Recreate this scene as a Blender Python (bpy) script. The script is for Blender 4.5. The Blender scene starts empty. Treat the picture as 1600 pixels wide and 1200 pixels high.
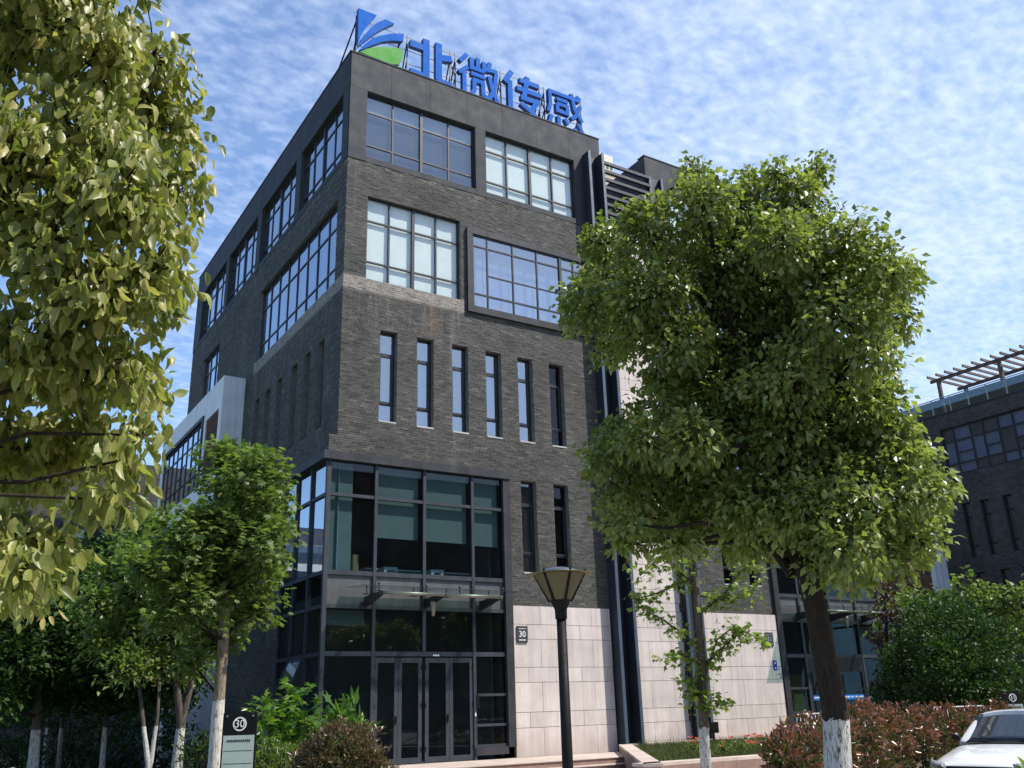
import bpy, bmesh, math, random
import numpy as np
from mathutils import Vector, Matrix
random.seed(7); RNG = np.random.default_rng(7)
scene = bpy.context.scene
COL = scene.collection
PI = math.pi

# ------------------------------------------------------------------ camera
CAM = np.array([-9.19199, -23.75394, 1.35])
CR = np.array([0.84913335, -0.52744938, -0.02774342])
CU = np.array([-0.15249679, -0.29511474, 0.94321367])
CF = np.array([0.50568496, 0.7966834, 0.3310261])
FPX = 1439.04
cd = bpy.data.cameras.new('camera'); cam = bpy.data.objects.new('camera', cd); COL.objects.link(cam)
cd.sensor_width = 36.0; cd.lens = FPX / 1600 * 36.0; cd.clip_end = 3000; cd.clip_start = 0.05
m = Matrix.Identity(4)
for i in range(3):
    m[i][0] = CR[i]; m[i][1] = CU[i]; m[i][2] = -CF[i]; m[i][3] = CAM[i]
cam.matrix_world = m
scene.camera = cam

# ------------------------------------------------------------------ light
SUN_EL, SUN_AZ = math.radians(54), math.radians(46)      # azimuth: from -Y towards +X
sdir = Vector((math.cos(SUN_EL)*math.sin(SUN_AZ), -math.cos(SUN_EL)*math.cos(SUN_AZ), math.sin(SUN_EL)))
sd = bpy.data.lights.new('sun', 'SUN'); sd.energy = 4.7; sd.angle = math.radians(0.5); sd.color = (1.0, 0.94, 0.84)
sun = bpy.data.objects.new('sun', sd); COL.objects.link(sun)
sun.rotation_euler = (-sdir).to_track_quat('-Z', 'Y').to_euler()
world = bpy.data.worlds.new('World'); scene.world = world; world.use_nodes = True
nt = world.node_tree; nt.nodes.clear()
def N(t, kind, **kw):
    n = t.nodes.new(kind)
    for k, v in kw.items(): setattr(n, k, v)
    return n
def mathn(t, op, a, b=None, c=None, clamp=False):
    n = N(t, 'ShaderNodeMath', operation=op, use_clamp=clamp)
    for i, v in enumerate((a, b, c)):
        if v is None: continue
        if isinstance(v, (int, float)): n.inputs[i].default_value = v
        else: t.links.new(v, n.inputs[i])
    return n.outputs[0]
def mixc(t, fac, a, b, blend='MIX'):
    n = N(t, 'ShaderNodeMix', data_type='RGBA', blend_type=blend)
    for i, v in ((0, fac), (6, a), (7, b)):
        if isinstance(v, (int, float)): n.inputs[i].default_value = v
        elif isinstance(v, tuple): n.inputs[i].default_value = (*v[:3], 1)
        else: t.links.new(v, n.inputs[i])
    return n.outputs[2]
def ramp(t, fac, stops):
    n = N(t, 'ShaderNodeValToRGB'); cr = n.color_ramp
    while len(cr.elements) < len(stops): cr.elements.new(0.5)
    for e, (p, c) in zip(cr.elements, stops):
        e.position = p; e.color = (*c, 1) if isinstance(c, tuple) else (c, c, c, 1)
    t.links.new(fac, n.inputs[0]); return n.outputs[0]
def noise(t, vec, scale, detail=3, rough=0.55, dist=0.0):
    n = N(t, 'ShaderNodeTexNoise'); n.inputs['Scale'].default_value = scale
    n.inputs['Detail'].default_value = detail; n.inputs['Roughness'].default_value = rough
    n.inputs['Distortion'].default_value = dist
    t.links.new(vec, n.inputs['Vector']); return n.outputs[0]
sky = N(nt, 'ShaderNodeTexSky', sky_type='NISHITA'); sky.sun_disc = False
sky.sun_elevation = SUN_EL; sky.sun_rotation = PI - SUN_AZ
sky.air_density = 1.0; sky.dust_density = 0.6; sky.ozone_density = 2.2
tc = N(nt, 'ShaderNodeTexCoord'); sep = N(nt, 'ShaderNodeSeparateXYZ'); nt.links.new(tc.outputs['Generated'], sep.inputs[0])
zz = mathn(nt, 'ADD', mathn(nt, 'MAXIMUM', sep.outputs[2], 0.0), 0.10)
px_ = mathn(nt, 'DIVIDE', sep.outputs[0], zz); py_ = mathn(nt, 'DIVIDE', sep.outputs[1], zz)
cmb = N(nt, 'ShaderNodeCombineXYZ'); nt.links.new(px_, cmb.inputs[0]); nt.links.new(py_, cmb.inputs[1])
pv = cmb.outputs[0]
mp = N(nt, 'ShaderNodeMapping'); mp.inputs['Rotation'].default_value = (0, 0, math.radians(-25)); mp.inputs['Scale'].default_value = (0.95, 1.3, 1)
nt.links.new(pv, mp.inputs[0])
n1 = noise(nt, mp.outputs[0], 36.0, 3, 0.5, 0.1)         # cloudlets
n2 = noise(nt, pv, 1.5, 3, 0.5)                            # banks
n3 = noise(nt, mp.outputs[0], 13.0, 3, 0.55, 0.1)
# the cloud sheet lies towards +X; it thins to the left
side = mathn(nt, 'MULTIPLY_ADD', mathn(nt, 'SUBTRACT', px_, mathn(nt, 'MULTIPLY', py_, 0.18)), 0.42, -0.13)
side = mathn(nt, 'MINIMUM', mathn(nt, 'MAXIMUM', side, -0.42), 0.16)
s = mathn(nt, 'ADD', mathn(nt, 'MULTIPLY', n1, 0.50), mathn(nt, 'MULTIPLY', n3, 0.42))
s = mathn(nt, 'ADD', s, mathn(nt, 'MULTIPLY', n2, 0.42))
s = mathn(nt, 'ADD', s, mathn(nt, 'MULTIPLY', side, 0.75))
cl = ramp(nt, s, [(0.50, 0.08), (0.70, 0.40), (0.92, 0.80)])
lowfade = mathn(nt, 'MULTIPLY', cl, mathn(nt, 'MULTIPLY', sep.outputs[2], 5.0, clamp=True))
lp_col = mixc(nt, 1.0, sky.outputs[0], (0.93, 1.05, 1.2), 'MULTIPLY')
haz = mixc(nt, mathn(nt, 'MULTIPLY', lowfade, 0.95), lp_col, (4.5, 5.2, 6.5))
bg = N(nt, 'ShaderNodeBackground'); bg.inputs['Strength'].default_value = 0.148
nt.links.new(haz, bg.inputs[0]); wo = N(nt, 'ShaderNodeOutputWorld'); nt.links.new(bg.outputs[0], wo.inputs[0])
scene.view_settings.view_transform = 'Standard'; scene.view_settings.look = 'None'
scene.view_settings.exposure = 0.45; scene.view_settings.gamma = 1.0
try: scene.view_settings.use_curve_mapping = False
except Exception: pass
scene.render.engine = 'CYCLES'
scene.cycles.max_bounces = 8; scene.cycles.transparent_max_bounces = 16

# ------------------------------------------------------------------ helpers
def at(px, py, D):
    """point on the photo's sight line at horizontal distance D from the camera"""
    d = CF + CR*(px-800)/FPX - CU*(py-600)/FPX
    return CAM + d * D / math.hypot(d[0], d[1])
def tag(o, label=None, cat=None, group=None, kind=None):
    if label: o['label'] = label
    if cat: o['category'] = cat
    if group: o['group'] = group
    if kind: o['kind'] = kind
    return o
def empty(name, loc=(0, 0, 0), rz=0, **kw):
    o = bpy.data.objects.new(name, None); COL.objects.link(o); o.location = loc; o.rotation_euler.z = rz
    o.empty_display_size = 0.2
    return tag(o, **kw)
def link(name, me, parent=None, **kw):
    o = bpy.data.objects.new(name, me); COL.objects.link(o)
    if parent is not None: o.parent = parent
    return tag(o, **kw)
def copy_tree(o, parent=None):
    c = o.copy(); COL.objects.link(c)
    if parent is not None: c.parent = parent
    for ch in list(o.children): copy_tree(ch, c)
    return c
ID = lambda u, d, z: (u, d, z)
class MB:
    """collects shapes; T maps (u, d, z) to the thing's own space"""
    def __init__(s, T=ID, flip=False):
        s.v = []; s.f = []; s.m = []; s.T = T; s.flip = flip; s.sm = []
    def add(s, vs, fs, mi=0, smooth=False):
        b = len(s.v); s.v += [s.T(*v) for v in vs]
        for f in fs:
            f = [b+i for i in f]; s.f.append(f[::-1] if s.flip else f); s.m.append(mi); s.sm.append(smooth)
        return s
    def box(s, a0, a1, b0, b1, c0, c1, mi=0):
        vs = [(x, y, z) for z in (c0, c1) for y in (b0, b1) for x in (a0, a1)]
        return s.add(vs, [(0,2,3,1),(4,5,7,6),(0,1,5,4),(2,6,7,3),(0,4,6,2),(1,3,7,5)], mi)
    def bar(s, p, q, w, h=None, up=(0,0,1), mi=0):
        p = Vector(p); q = Vector(q); d = (q-p).normalized(); u = Vector(up)
        if abs(d.dot(u)) > 0.98: u = Vector((1, 0, 0))
        r = d.cross(u).normalized()*w/2; t = r.cross(d).normalized()*(h or w)/2
        vs = [tuple(a+x) for a in (p, q) for x in (-r-t, r-t, r+t, -r+t)]
        return s.add(vs, [(3,2,1,0),(4,5,6,7),(0,1,5,4),(1,2,6,5),(2,3,7,6),(3,0,4,7)], mi)
    def tube(s, pts, rad, n=8, mi=0, caps=True, wob=0.0):
        pts = [Vector(p) for p in pts]; rings = []
        if isinstance(rad, (int, float)): rad = [rad]*len(pts)
        prev = None; vs = []
        for i, p in enumerate(pts):
            d = (pts[min(i+1, len(pts)-1)]-pts[max(i-1, 0)]).normalized()
            if prev is None:
                a = Vector((1, 0, 0)) if abs(d.x) < .9 else Vector((0, 1, 0)); r = d.cross(a).normalized()
            else: r = (prev - d*prev.dot(d)).normalized()
            prev = r; t = d.cross(r)
            for k in range(n):
                an = 2*PI*k/n; rr = rad[i]*(1+wob*random.uniform(-1, 1))
                vs.append(tuple(p + r*math.cos(an)*rr + t*math.sin(an)*rr))
        fs = []
        for i in range(len(pts)-1):
            for k in range(n):
                k2 = (k+1) % n; fs.append((i*n+k, i*n+k2, (i+1)*n+k2, (i+1)*n+k))
        s.add(vs, fs, mi, True)
        if caps:
            b = len(s.v)-len(vs)
            s.f.append([b+k for k in range(n)][::-1]); s.m.append(mi); s.sm.append(False)
            s.f.append([b+(len(pts)-1)*n+k for k in range(n)]); s.m.append(mi); s.sm.append(False)
        return s
    def lathe(s, prof, n=16, mi=0, c=(0, 0), ang=0.0, smooth=True):
        vs = []; fs = []
        for r, z in prof:
            for k in range(n):
                a = 2*PI*k/n+ang; vs.append((c[0]+r*math.cos(a), c[1]+r*math.sin(a), z))
        for i in range(len(prof)-1):
            for k in range(n):
                k2 = (k+1) % n; fs.append((i*n+k, i*n+k2, (i+1)*n+k2, (i+1)*n+k))
        return s.add(vs, fs, mi, smooth)
    def prism(s, poly, y0, y1, mi=0):
        """polygon in (u,z), extruded between d=y0 and d=y1"""
        n = len(poly)
        vs = [(x, y0, z) for x, z in poly]+[(x, y1, z) for x, z in poly]
        fs = [tuple(range(n)), tuple(range(n, 2*n))[::-1]]+[((i+1) % n, i, n+i, n+(i+1) % n) for i in range(n)]
        return s.add(vs, fs, mi)
    def mesh(s, name, mats):
        me = bpy.data.meshes.new(name); me.from_pydata(s.v, [], s.f)
        for mm in (mats if isinstance(mats, (list, tuple)) else [mats]): me.materials.append(mm)
        if s.f:
            me.polygons.foreach_set('material_index', s.m); me.polygons.foreach_set('use_smooth', s.sm)
        me.update(); return me
    def build(s, name, mats, parent=None, **kw):
        return link(name, s.mesh(name, mats), parent, **kw)
def fixn(o):
    bm = bmesh.new(); bm.from_mesh(o.data); bmesh.ops.recalc_face_normals(bm, faces=bm.faces); bm.to_mesh(o.data); bm.free(); return o

# ------------------------------------------------------------------ materials
def new_mat(name):
    m = bpy.data.materials.new(name); m.use_nodes = True; t = m.node_tree
    b = t.nodes['Principled BSDF']; return m, t, b
def mat(name, col, rough=0.6, var=0.12, vs=3.0, metal=0.0, bump=0.0, bs=40.0, spec=0.5, island=0.0, fine=0.0, streak=0.0):
    m, t, b = new_mat(name)
    g = N(t, 'ShaderNodeNewGeometry'); pos = g.outputs['Position']
    f = noise(t, pos, vs, 4, 0.6)
    dark = tuple(c*(1-var*1.6) for c in col); lite = tuple(min(1, c*(1+var*1.6)) for c in col)
    c = ramp(t, f, [(0.3, dark), (0.7, lite)])
    if fine:
        f2 = noise(t, pos, vs*25, 2, 0.5); c = mixc(t, 1.0, c, ramp(t, f2, [(0.3, 1-fine), (0.7, 1+fine)]), 'MULTIPLY')
    if streak:
        mpn = N(t, 'ShaderNodeMapping'); mpn.inputs['Scale'].default_value = (2.2, 2.2, 0.14); t.links.new(pos, mpn.inputs[0])
        f3 = noise(t, mpn.outputs[0], 2.0, 5, 0.65); c = mixc(t, 1.0, c, ramp(t, f3, [(0.35, 1-streak), (0.6, 1.0)]), 'MULTIPLY')
    if island:
        r = mathn(t, 'ADD', g.outputs['Random Per Island'], N(t, 'ShaderNodeObjectInfo').outputs['Random'])
        r = mathn(t, 'FRACT', r)
        c = mixc(t, 1.0, c, ramp(t, r, [(0.0, 1-island), (1.0, 1+island)]), 'MULTIPLY')
    t.links.new(c, b.inputs['Base Color'])
    b.inputs['Metallic'].default_value = metal; b.inputs['Specular IOR Level'].default_value = spec
    rr = ramp(t, noise(t, pos, vs*4, 3), [(0.3, max(0.02, rough-0.08)), (0.7, min(1, rough+0.08))]); t.links.new(rr, b.inputs['Roughness'])
    if bump:
        bp = N(t, 'ShaderNodeBump'); bp.inputs['Strength'].default_value = bump; bp.inputs['Distance'].default_value = 0.01
        t.links.new(noise(t, pos, bs, 4, 0.6), bp.inputs['Height']); t.links.new(bp.outputs[0], b.inputs['Normal'])
    return m
def brick_mat():
    m, t, b = new_mat('grey_brick')
    g = N(t, 'ShaderNodeNewGeometry'); pos = g.outputs['Position']
    r = mathn(t, 'FRACT', mathn(t, 'ADD', g.outputs['Random Per Island'], N(t, 'ShaderNodeObjectInfo').outputs['Random']))
    base = ramp(t, r, [(0.0, (0.052, 0.051, 0.048)), (0.35, (0.076, 0.074, 0.068)), (0.6, (0.090, 0.087, 0.079)), (0.85, (0.080, 0.078, 0.072)), (1.0, (0.128, 0.123, 0.110))])
    big = ramp(t, noise(t, pos, 0.55, 4, 0.6), [(0.3, 0.80), (0.7, 1.18)])
    c = mixc(t, 1.0, base, big, 'MULTIPLY')
    c = mixc(t, 1.0, c, ramp(t, noise(t, pos, 30, 3), [(0.3, 0.8), (0.7, 1.2)]), 'MULTIPLY')
    # lime bloom: washed out under the sills of the fourth floor and along the band course
    sp = N(t, 'ShaderNodeSeparateXYZ'); t.links.new(pos, sp.inputs[0])
    z = sp.outputs[2]
    def band(a, b_, c_, d): return mathn(t, 'MULTIPLY', mathn(t, 'DIVIDE', mathn(t, 'SUBTRACT', z, a), b_-a, clamp=True), mathn(t, 'SUBTRACT', 1.0, mathn(t, 'DIVIDE', mathn(t, 'SUBTRACT', z, c_), d-c_, clamp=True)))
    xm = mathn(t, 'MULTIPLY', mathn(t, 'LESS_THAN', sp.outputs[0], 4.15), mathn(t, 'LESS_THAN', mathn(t, 'ABSOLUTE', mathn(t, 'SUBTRACT', sp.outputs[1], 4.2)), 4.6))
    nz = noise(t, pos, 3.5, 4, 0.7)
    mpn = N(t, 'ShaderNodeMapping'); mpn.inputs['Scale'].default_value = (5, 5, 0.3); t.links.new(pos, mpn.inputs[0])
    dr = noise(t, mpn.outputs[0], 1.0, 4, 0.7)
    e1 = mathn(t, 'MULTIPLY', mathn(t, 'MULTIPLY', band(13.30, 13.42, 13.78, 13.85), xm), ramp(t, nz, [(0.3, 0.35), (0.55, 1.0)]))
    e2 = mathn(t, 'MULTIPLY', mathn(t, 'MULTIPLY', band(11.6, 13.5, 13.6, 13.8), xm), ramp(t, dr, [(0.52, 0.0), (0.66, 0.42)]))
    e3 = mathn(t, 'MULTIPLY', band(17.3, 17.8, 17.9, 18.0), ramp(t, nz, [(0.5, 0.0), (0.7, 0.6)]))
    e4 = mathn(t, 'MULTIPLY', mathn(t, 'MULTIPLY', xm, 0.5), ramp(t, noise(t, mpn.outputs[0], 0.45, 3), [(0.60, 0.0), (0.70, 0.5)]))
    e = mathn(t, 'MAXIMUM', mathn(t, 'MAXIMUM', e1, e2), mathn(t, 'MAXIMUM', e3, e4), clamp=True)
    c = mixc(t, mathn(t, 'MULTIPLY', e, 0.85), c, (0.34, 0.31, 0.27))
    # rust run
    def bell(v, c0, w): return mathn(t, 'SUBTRACT', 1.0, mathn(t, 'DIVIDE', mathn(t, 'ABSOLUTE', mathn(t, 'SUBTRACT', v, c0)), w), clamp=True)
    ru = mathn(t, 'MULTIPLY', mathn(t, 'MULTIPLY', bell(sp.outputs[0], 3.0, 0.42), bell(z, 12.85, 0.7)), ramp(t, nz, [(0.42, 0.0), (0.58, 1.0)]))
    ru = mathn(t, 'MULTIPLY', ru, mathn(t, 'LESS_THAN', sp.outputs[1], 0.1))
    c = mixc(t, mathn(t, 'MULTIPLY', ru, 0.6), c, (0.27, 0.15, 0.07))
    t.links.new(c, b.inputs['Base Color']); b.inputs['Roughness'].default_value = 0.82; b.inputs['Specular IOR Level'].default_value = 0.3
    bp = N(t, 'ShaderNodeBump'); bp.inputs['Strength'].default_value = 0.5; bp.inputs['Distance'].default_value = 0.006
    t.links.new(noise(t, pos, 45, 4), bp.inputs['Height']); t.links.new(bp.outputs[0], b.inputs['Normal'])
    return m
def far_brick_mat():
    m, t, b = new_mat('dark_brick_far')
    g = N(t, 'ShaderNodeNewGeometry'); sp = N(t, 'ShaderNodeSeparateXYZ'); t.links.new(g.outputs['Position'], sp.inputs[0])
    cb = N(t, 'ShaderNodeCombineXYZ'); t.links.new(mathn(t, 'ADD', sp.outputs[0], sp.outputs[1]), cb.inputs[0]); t.links.new(sp.outputs[2], cb.inputs[1])
    br = N(t, 'ShaderNodeTexBrick'); t.links.new(cb.outputs[0], br.inputs[0])
    br.inputs['Color1'].default_value = (0.05, 0.047, 0.044, 1); br.inputs['Color2'].default_value = (0.10, 0.094, 0.085, 1); br.inputs['Mortar'].default_value = (0.03, 0.03, 0.03, 1)
    br.inputs['Scale'].default_value = 1.0; br.inputs['Mortar Size'].default_value = 0.008; br.inputs['Brick Width'].default_value = 0.25; br.inputs['Row Height'].default_value = 0.07
    c = mixc(t, 1.0, br.outputs[0], ramp(t, noise(t, g.outputs['Position'], 1.2, 5), [(0.3, 0.75), (0.7, 1.25)]), 'MULTIPLY')
    t.links.new(c, b.inputs['Base Color']); b.inputs['Roughness'].default_value = 0.85
    bp = N(t, 'ShaderNodeBump'); bp.inputs['Strength'].default_value = 0.6; bp.inputs['Distance'].default_value = 0.01
    t.links.new(br.outputs['Fac'], bp.inputs['Height']); bp.invert = True; t.links.new(bp.outputs[0], b.inputs['Normal'])
    return m
def glass_mat(name, tint=(0.55, 0.63, 0.66), base=0.09, k=1.3, rcol=(0.92, 0.96, 1.0), dust=0.05):
    m, t, b = new_mat(name); t.nodes.remove(b)
    g = N(t, 'ShaderNodeNewGeometry')
    bp = N(t, 'ShaderNodeBump'); bp.inputs['Strength'].default_value = 0.03; bp.inputs['Distance'].default_value = 0.02
    t.links.new(noise(t, g.outputs['Position'], 0.9, 1), bp.inputs['Height'])
    gl = N(t, 'ShaderNodeBsdfGlossy'); gl.inputs['Roughness'].default_value = 0.015; gl.inputs['Color'].default_value = (*rcol, 1); t.links.new(bp.outputs[0], gl.inputs['Normal'])
    tr = N(t, 'ShaderNodeBsdfTransparent'); tr.inputs['Color'].default_value = (*tint, 1)
    # Schlick, the same from both sides of the pane
    dt = N(t, 'ShaderNodeVectorMath', operation='DOT_PRODUCT'); t.links.new(g.outputs['Incoming'], dt.inputs[0]); t.links.new(g.outputs['Normal'], dt.inputs[1])
    sc = mathn(t, 'POWER', mathn(t, 'SUBTRACT', 1.0, mathn(t, 'ABSOLUTE', dt.outputs['Value']), clamp=True), 5.0)
    fr = mathn(t, 'MULTIPLY_ADD', sc, 0.95, 0.045)
    fac = mathn(t, 'MULTIPLY_ADD', fr, k, base, clamp=True)
    mx = N(t, 'ShaderNodeMixShader'); t.links.new(fac, mx.inputs[0]); t.links.new(tr.outputs[0], mx.inputs[1]); t.links.new(gl.outputs[0], mx.inputs[2])
    # dust film
    df = N(t, 'ShaderNodeBsdfDiffuse'); df.inputs['Color'].default_value = (0.5, 0.5, 0.48, 1)
    m2 = N(t, 'ShaderNodeMixShader'); t.links.new(ramp(t, noise(t, g.outputs['Position'], 2.5, 5, 0.7), [(0.35, dust*.2), (0.75, dust)]), m2.inputs[0])
    t.links.new(mx.outputs[0], m2.inputs[1]); t.links.new(df.outputs[0], m2.inputs[2])
    t.links.new(m2.outputs[0], t.nodes['Material Output'].inputs[0]); return m
def leaf_mat(name, stops, gloss=0.35, trans=0.45, rough=0.38, ns=0.8, tstops=None):
    """stops: leaf colours from old to young, spread leaf by leaf"""
    m, t, b = new_mat(name)
    g = N(t, 'ShaderNodeNewGeometry')
    r = mathn(t, 'FRACT', mathn(t, 'ADD', g.outputs['Random Per Island'], N(t, 'ShaderNodeObjectInfo').outputs['Random']))
    r = mathn(t, 'ADD', mathn(t, 'MULTIPLY', r, 0.7), mathn(t, 'MULTIPLY', noise(t, g.outputs['Position'], ns, 2), 0.45), clamp=True)
    c = ramp(t, mathn(t, 'SUBTRACT', r, 0.06, clamp=True), stops)
    c = mixc(t, 1.0, c, ramp(t, noise(t, g.outputs['Position'], 60, 2), [(0.3, 0.85), (0.7, 1.12)]), 'MULTIPLY')
    t.links.new(c, b.inputs['Base Color']); b.inputs['Roughness'].default_value = rough; b.inputs['Specular IOR Level'].default_value = gloss
    tl = N(t, 'ShaderNodeBsdfTranslucent'); t.links.new(mixc(t, 1.0, c, (1.35, 1.5, 0.7), 'MULTIPLY'), tl.inputs['Color'])
    mx = N(t, 'ShaderNodeMixShader'); mx.inputs[0].default_value = trans
    t.links.new(b.outputs[0], mx.inputs[1]); t.links.new(tl.outputs[0], mx.inputs[2]); t.links.new(mx.outputs[0], t.nodes['Material Output'].inputs[0])
    return m
def bark_mat(name, col, paint=None, pz=1.0):
    """paint: lime-washed foot of the trunk up to height pz"""
    m, t, b = new_mat(name); g = N(t, 'ShaderNodeNewGeometry'); pos = g.outputs['Position']
    mpn = N(t, 'ShaderNodeMapping'); mpn.inputs['Scale'].default_value = (1, 1, 0.22); t.links.new(pos, mpn.inputs[0])
    f = noise(t, mpn.outputs[0], 42, 5, 0.65, 0.6)
    c = ramp(t, f, [(0.32, tuple(x*0.45 for x in col)), (0.68, tuple(x*1.45 for x in col))])
    h = f
    if paint:
        sp = N(t, 'ShaderNodeSeparateXYZ'); t.links.new(pos, sp.inputs[0])
        zz = mathn(t, 'ADD', sp.outputs[2], mathn(t, 'MULTIPLY', noise(t, pos, 14, 4, 0.7), 0.16))
        fac = mathn(t, 'LESS_THAN', zz, pz+0.08)
        fac = mathn(t, 'MULTIPLY', fac, ramp(t, f, [(0.36, 0.1), (0.50, 0.95)]))
        c = mixc(t, fac, c, paint)
    t.links.new(c, b.inputs['Base Color']); b.inputs['Roughness'].default_value = 0.9; b.inputs['Specular IOR Level'].default_value = 0.2
    bp = N(t, 'ShaderNodeBump'); bp.inputs['Strength'].default_value = 0.9; bp.inputs['Distance'].default_value = 0.02
    t.links.new(h, bp.inputs['Height']); t.links.new(bp.outputs[0], b.inputs['Normal']); return m

M = {}
M['brick'] = brick_mat(); M['farbrick'] = far_brick_mat()
M['mortar'] = mat('brick_mortar', (0.15, 0.145, 0.13), 0.9, 0.2, 6)
M['clad'] = mat('grey_cladding', (0.042, 0.046, 0.053), 0.7, 0.035, 0.5, bump=0.05, island=0.05, streak=0.10, spec=0.25)
M['frame'] = mat('dark_window_metal', (0.018, 0.020, 0.025), 0.42, 0.12, 4, spec=0.5)
M['curtain'] = mat('grey_curtain_wall_metal', (0.040, 0.046, 0.058), 0.6, 0.12, 3, spec=0.3, streak=0.2)
M['zinc'] = mat('dark_zinc_trim', (0.036, 0.037, 0.043), 0.6, 0.22, 2.5, spec=0.3, streak=0.35)
M['fin'] = mat('blue_grey_steel', (0.06, 0.085, 0.12), 0.42, 0.1, 2.0, spec=0.6)
M['findark'] = mat('dark_steel_web', (0.022, 0.028, 0.040), 0.5, 0.15, 2.0)
M['stone'] = mat('pink_grey_stone', (0.62, 0.545, 0.505), 0.72, 0.07, 1.2, bump=0.12, bs=60, island=0.07, fine=0.06, streak=0.16)
_t = M['stone'].node_tree; _b = _t.nodes['Principled BSDF']; _src = _b.inputs['Base Color'].links[0].from_socket
_g = N(_t, 'ShaderNodeNewGeometry'); _s = N(_t, 'ShaderNodeSeparateXYZ'); _t.links.new(_g.outputs['Position'], _s.inputs[0])
_h = mathn(_t, 'SUBTRACT', 1.0, mathn(_t, 'DIVIDE', _s.outputs[2], mathn(_t, 'MULTIPLY_ADD', noise(_t, _g.outputs['Position'], 1.6, 4, 0.7), 1.4, 0.0)), clamp=True)
_st = mathn(_t, 'MULTIPLY', _h, 0.5)
_sp = ramp(_t, noise(_t, _g.outputs['Position'], 3.2, 5, 0.75), [(0.60, 0.0), (0.72, 0.25)])
_t.links.new(mixc(_t, mathn(_t, 'ADD', _st, _sp, clamp=True), _src, (0.24, 0.20, 0.17)), _b.inputs['Base Color'])
M['joint'] = mat('dark_joint', (0.05, 0.045, 0.04), 0.9)
M['render'] = mat('white_render', (0.82, 0.82, 0.81), 0.85, 0.05, 1.5, bump=0.15, bs=90, streak=0.18)
M['wood'] = mat('brown_wood_louvre', (0.16, 0.068, 0.035), 0.6, 0.3, 6, island=0.2)
M['oldwood'] = mat('weathered_wood', (0.12, 0.088, 0.072), 0.75, 0.25, 5, island=0.12)
M['spandrel'] = mat('grey_spandrel_panel', (0.075, 0.080, 0.085), 0.6, 0.14, 1.5, bump=0.05, streak=0.2)
M['blind'] = mat('pale_roller_blind', (0.74, 0.77, 0.75), 0.85, 0.03, 2, fine=0.02)
M['blindgreen'] = mat('grey_green_roller_blind', (0.23, 0.262, 0.258), 0.85, 0.04, 2)
M['curt'] = mat('pale_curtain', (0.55, 0.60, 0.72), 0.9, 0.06, 5)
M['greycurt'] = mat('grey_translucent_curtain', (0.13, 0.15, 0.19), 0.9, 0.25, 1.2, streak=.3)
M['ochre'] = mat('ochre_curtain', (0.36, 0.29, 0.14), 0.9, 0.1, 5)
M['inner'] = mat('office_inner_wall', (0.085, 0.098, 0.105), 0.9, 0.1, 0.7)
M['white'] = mat('white_paint', (0.74, 0.75, 0.74), 0.5, 0.03, 3)
M['glass'] = glass_mat('window_glass', (0.87, 0.92, 0.915), 0.05, 1.0)
M['glassblue'] = glass_mat('blue_window_glass', (0.45, 0.54, 0.68), 0.30, 1.3, (0.85, 0.93, 1.0))
M['glassdark'] = glass_mat('dark_window_glass', (0.46, 0.52, 0.60), 0.12, 1.2, (0.8, 0.9, 1.0))
M['glassdoor'] = glass_mat('curtain_wall_glass', (0.42, 0.54, 0.56), 0.0, 0.9, dust=0.008)
M['glassgreen'] = glass_mat('green_canopy_glass', (0.60, 0.74, 0.69), 0.06, 1.0)
M['glassfar'] = glass_mat('far_blue_window_glass', (0.42, 0.48, 0.58), 0.12, 1.0, (0.8, 0.9, 1.0))
M['steel'] = mat('brushed_steel', (0.36, 0.33, 0.28), 0.45, 0.08, 5, metal=0.8)
M['galv'] = mat('galvanised_steel', (0.38, 0.39, 0.40), 0.45, 0.08, 5, metal=0.5)
M['black'] = mat('black_paint', (0.005, 0.005, 0.006), 0.6, 0.2, 8, spec=0.2)
M['rubber'] = mat('black_rubber', (0.02, 0.02, 0.02), 0.85)
M['signblue'] = mat('sign_blue_face', (0.005, 0.110, 0.46), 0.65, 0.015, 0.7, spec=0.08)
M['signblueside'] = mat('sign_blue_edge', (0.012, 0.03, 0.13), 0.5, 0.1, 2)
M['signgreen'] = mat('sign_green_face', (0.045, 0.27, 0.02), 0.6, 0.03, 1.0, spec=0.25)
M['signgreenside'] = mat('sign_green_edge', (0.01, 0.05, 0.02), 0.5)
M['plate'] = mat('dark_grey_plate', (0.045, 0.050, 0.055), 0.4, 0.1, 8)
M['lettering'] = mat('white_lettering', (0.80, 0.80, 0.78), 0.5, 0.02)
M['greyletter'] = mat('grey_blue_lettering', (0.25, 0.30, 0.42), 0.5, 0.02)
M['board'] = mat('pale_green_board', (0.42, 0.50, 0.45), 0.25, 0.04, 2, spec=0.6)
M['bluesticker'] = mat('blue_sticker', (0.015, 0.03, 0.35), 0.4)
M['band'] = mat('blue_glass_band', (0.01, 0.17, 0.55), 0.4)
M['granite'] = mat('pink_granite', (0.47, 0.385, 0.33), 0.7, 0.08, 2, bump=0.15, fine=0.12, island=0.06)
M['granitered'] = mat('red_brown_granite', (0.24, 0.15, 0.12), 0.75, 0.15, 3, bump=0.15, fine=0.15)
M['paving'] = mat('pale_paving', (0.45, 0.41, 0.37), 0.8, 0.08, 2, bump=0.2, fine=0.1, island=0.06)
M['asphalt'] = mat('pale_concrete_paving', (0.34, 0.33, 0.31), 0.9, 0.15, 2, bump=0.4, fine=0.2)
M['soil'] = mat('lawn_soil', (0.05, 0.065, 0.025), 0.95, 0.3, 2, bump=0.5)
M['concrete'] = mat('pale_concrete', (0.42, 0.41, 0.39), 0.85, 0.08, 1)
M['tan'] = mat('tan_cladding', (0.48, 0.40, 0.30), 0.8, 0.06, 0.4)
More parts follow.
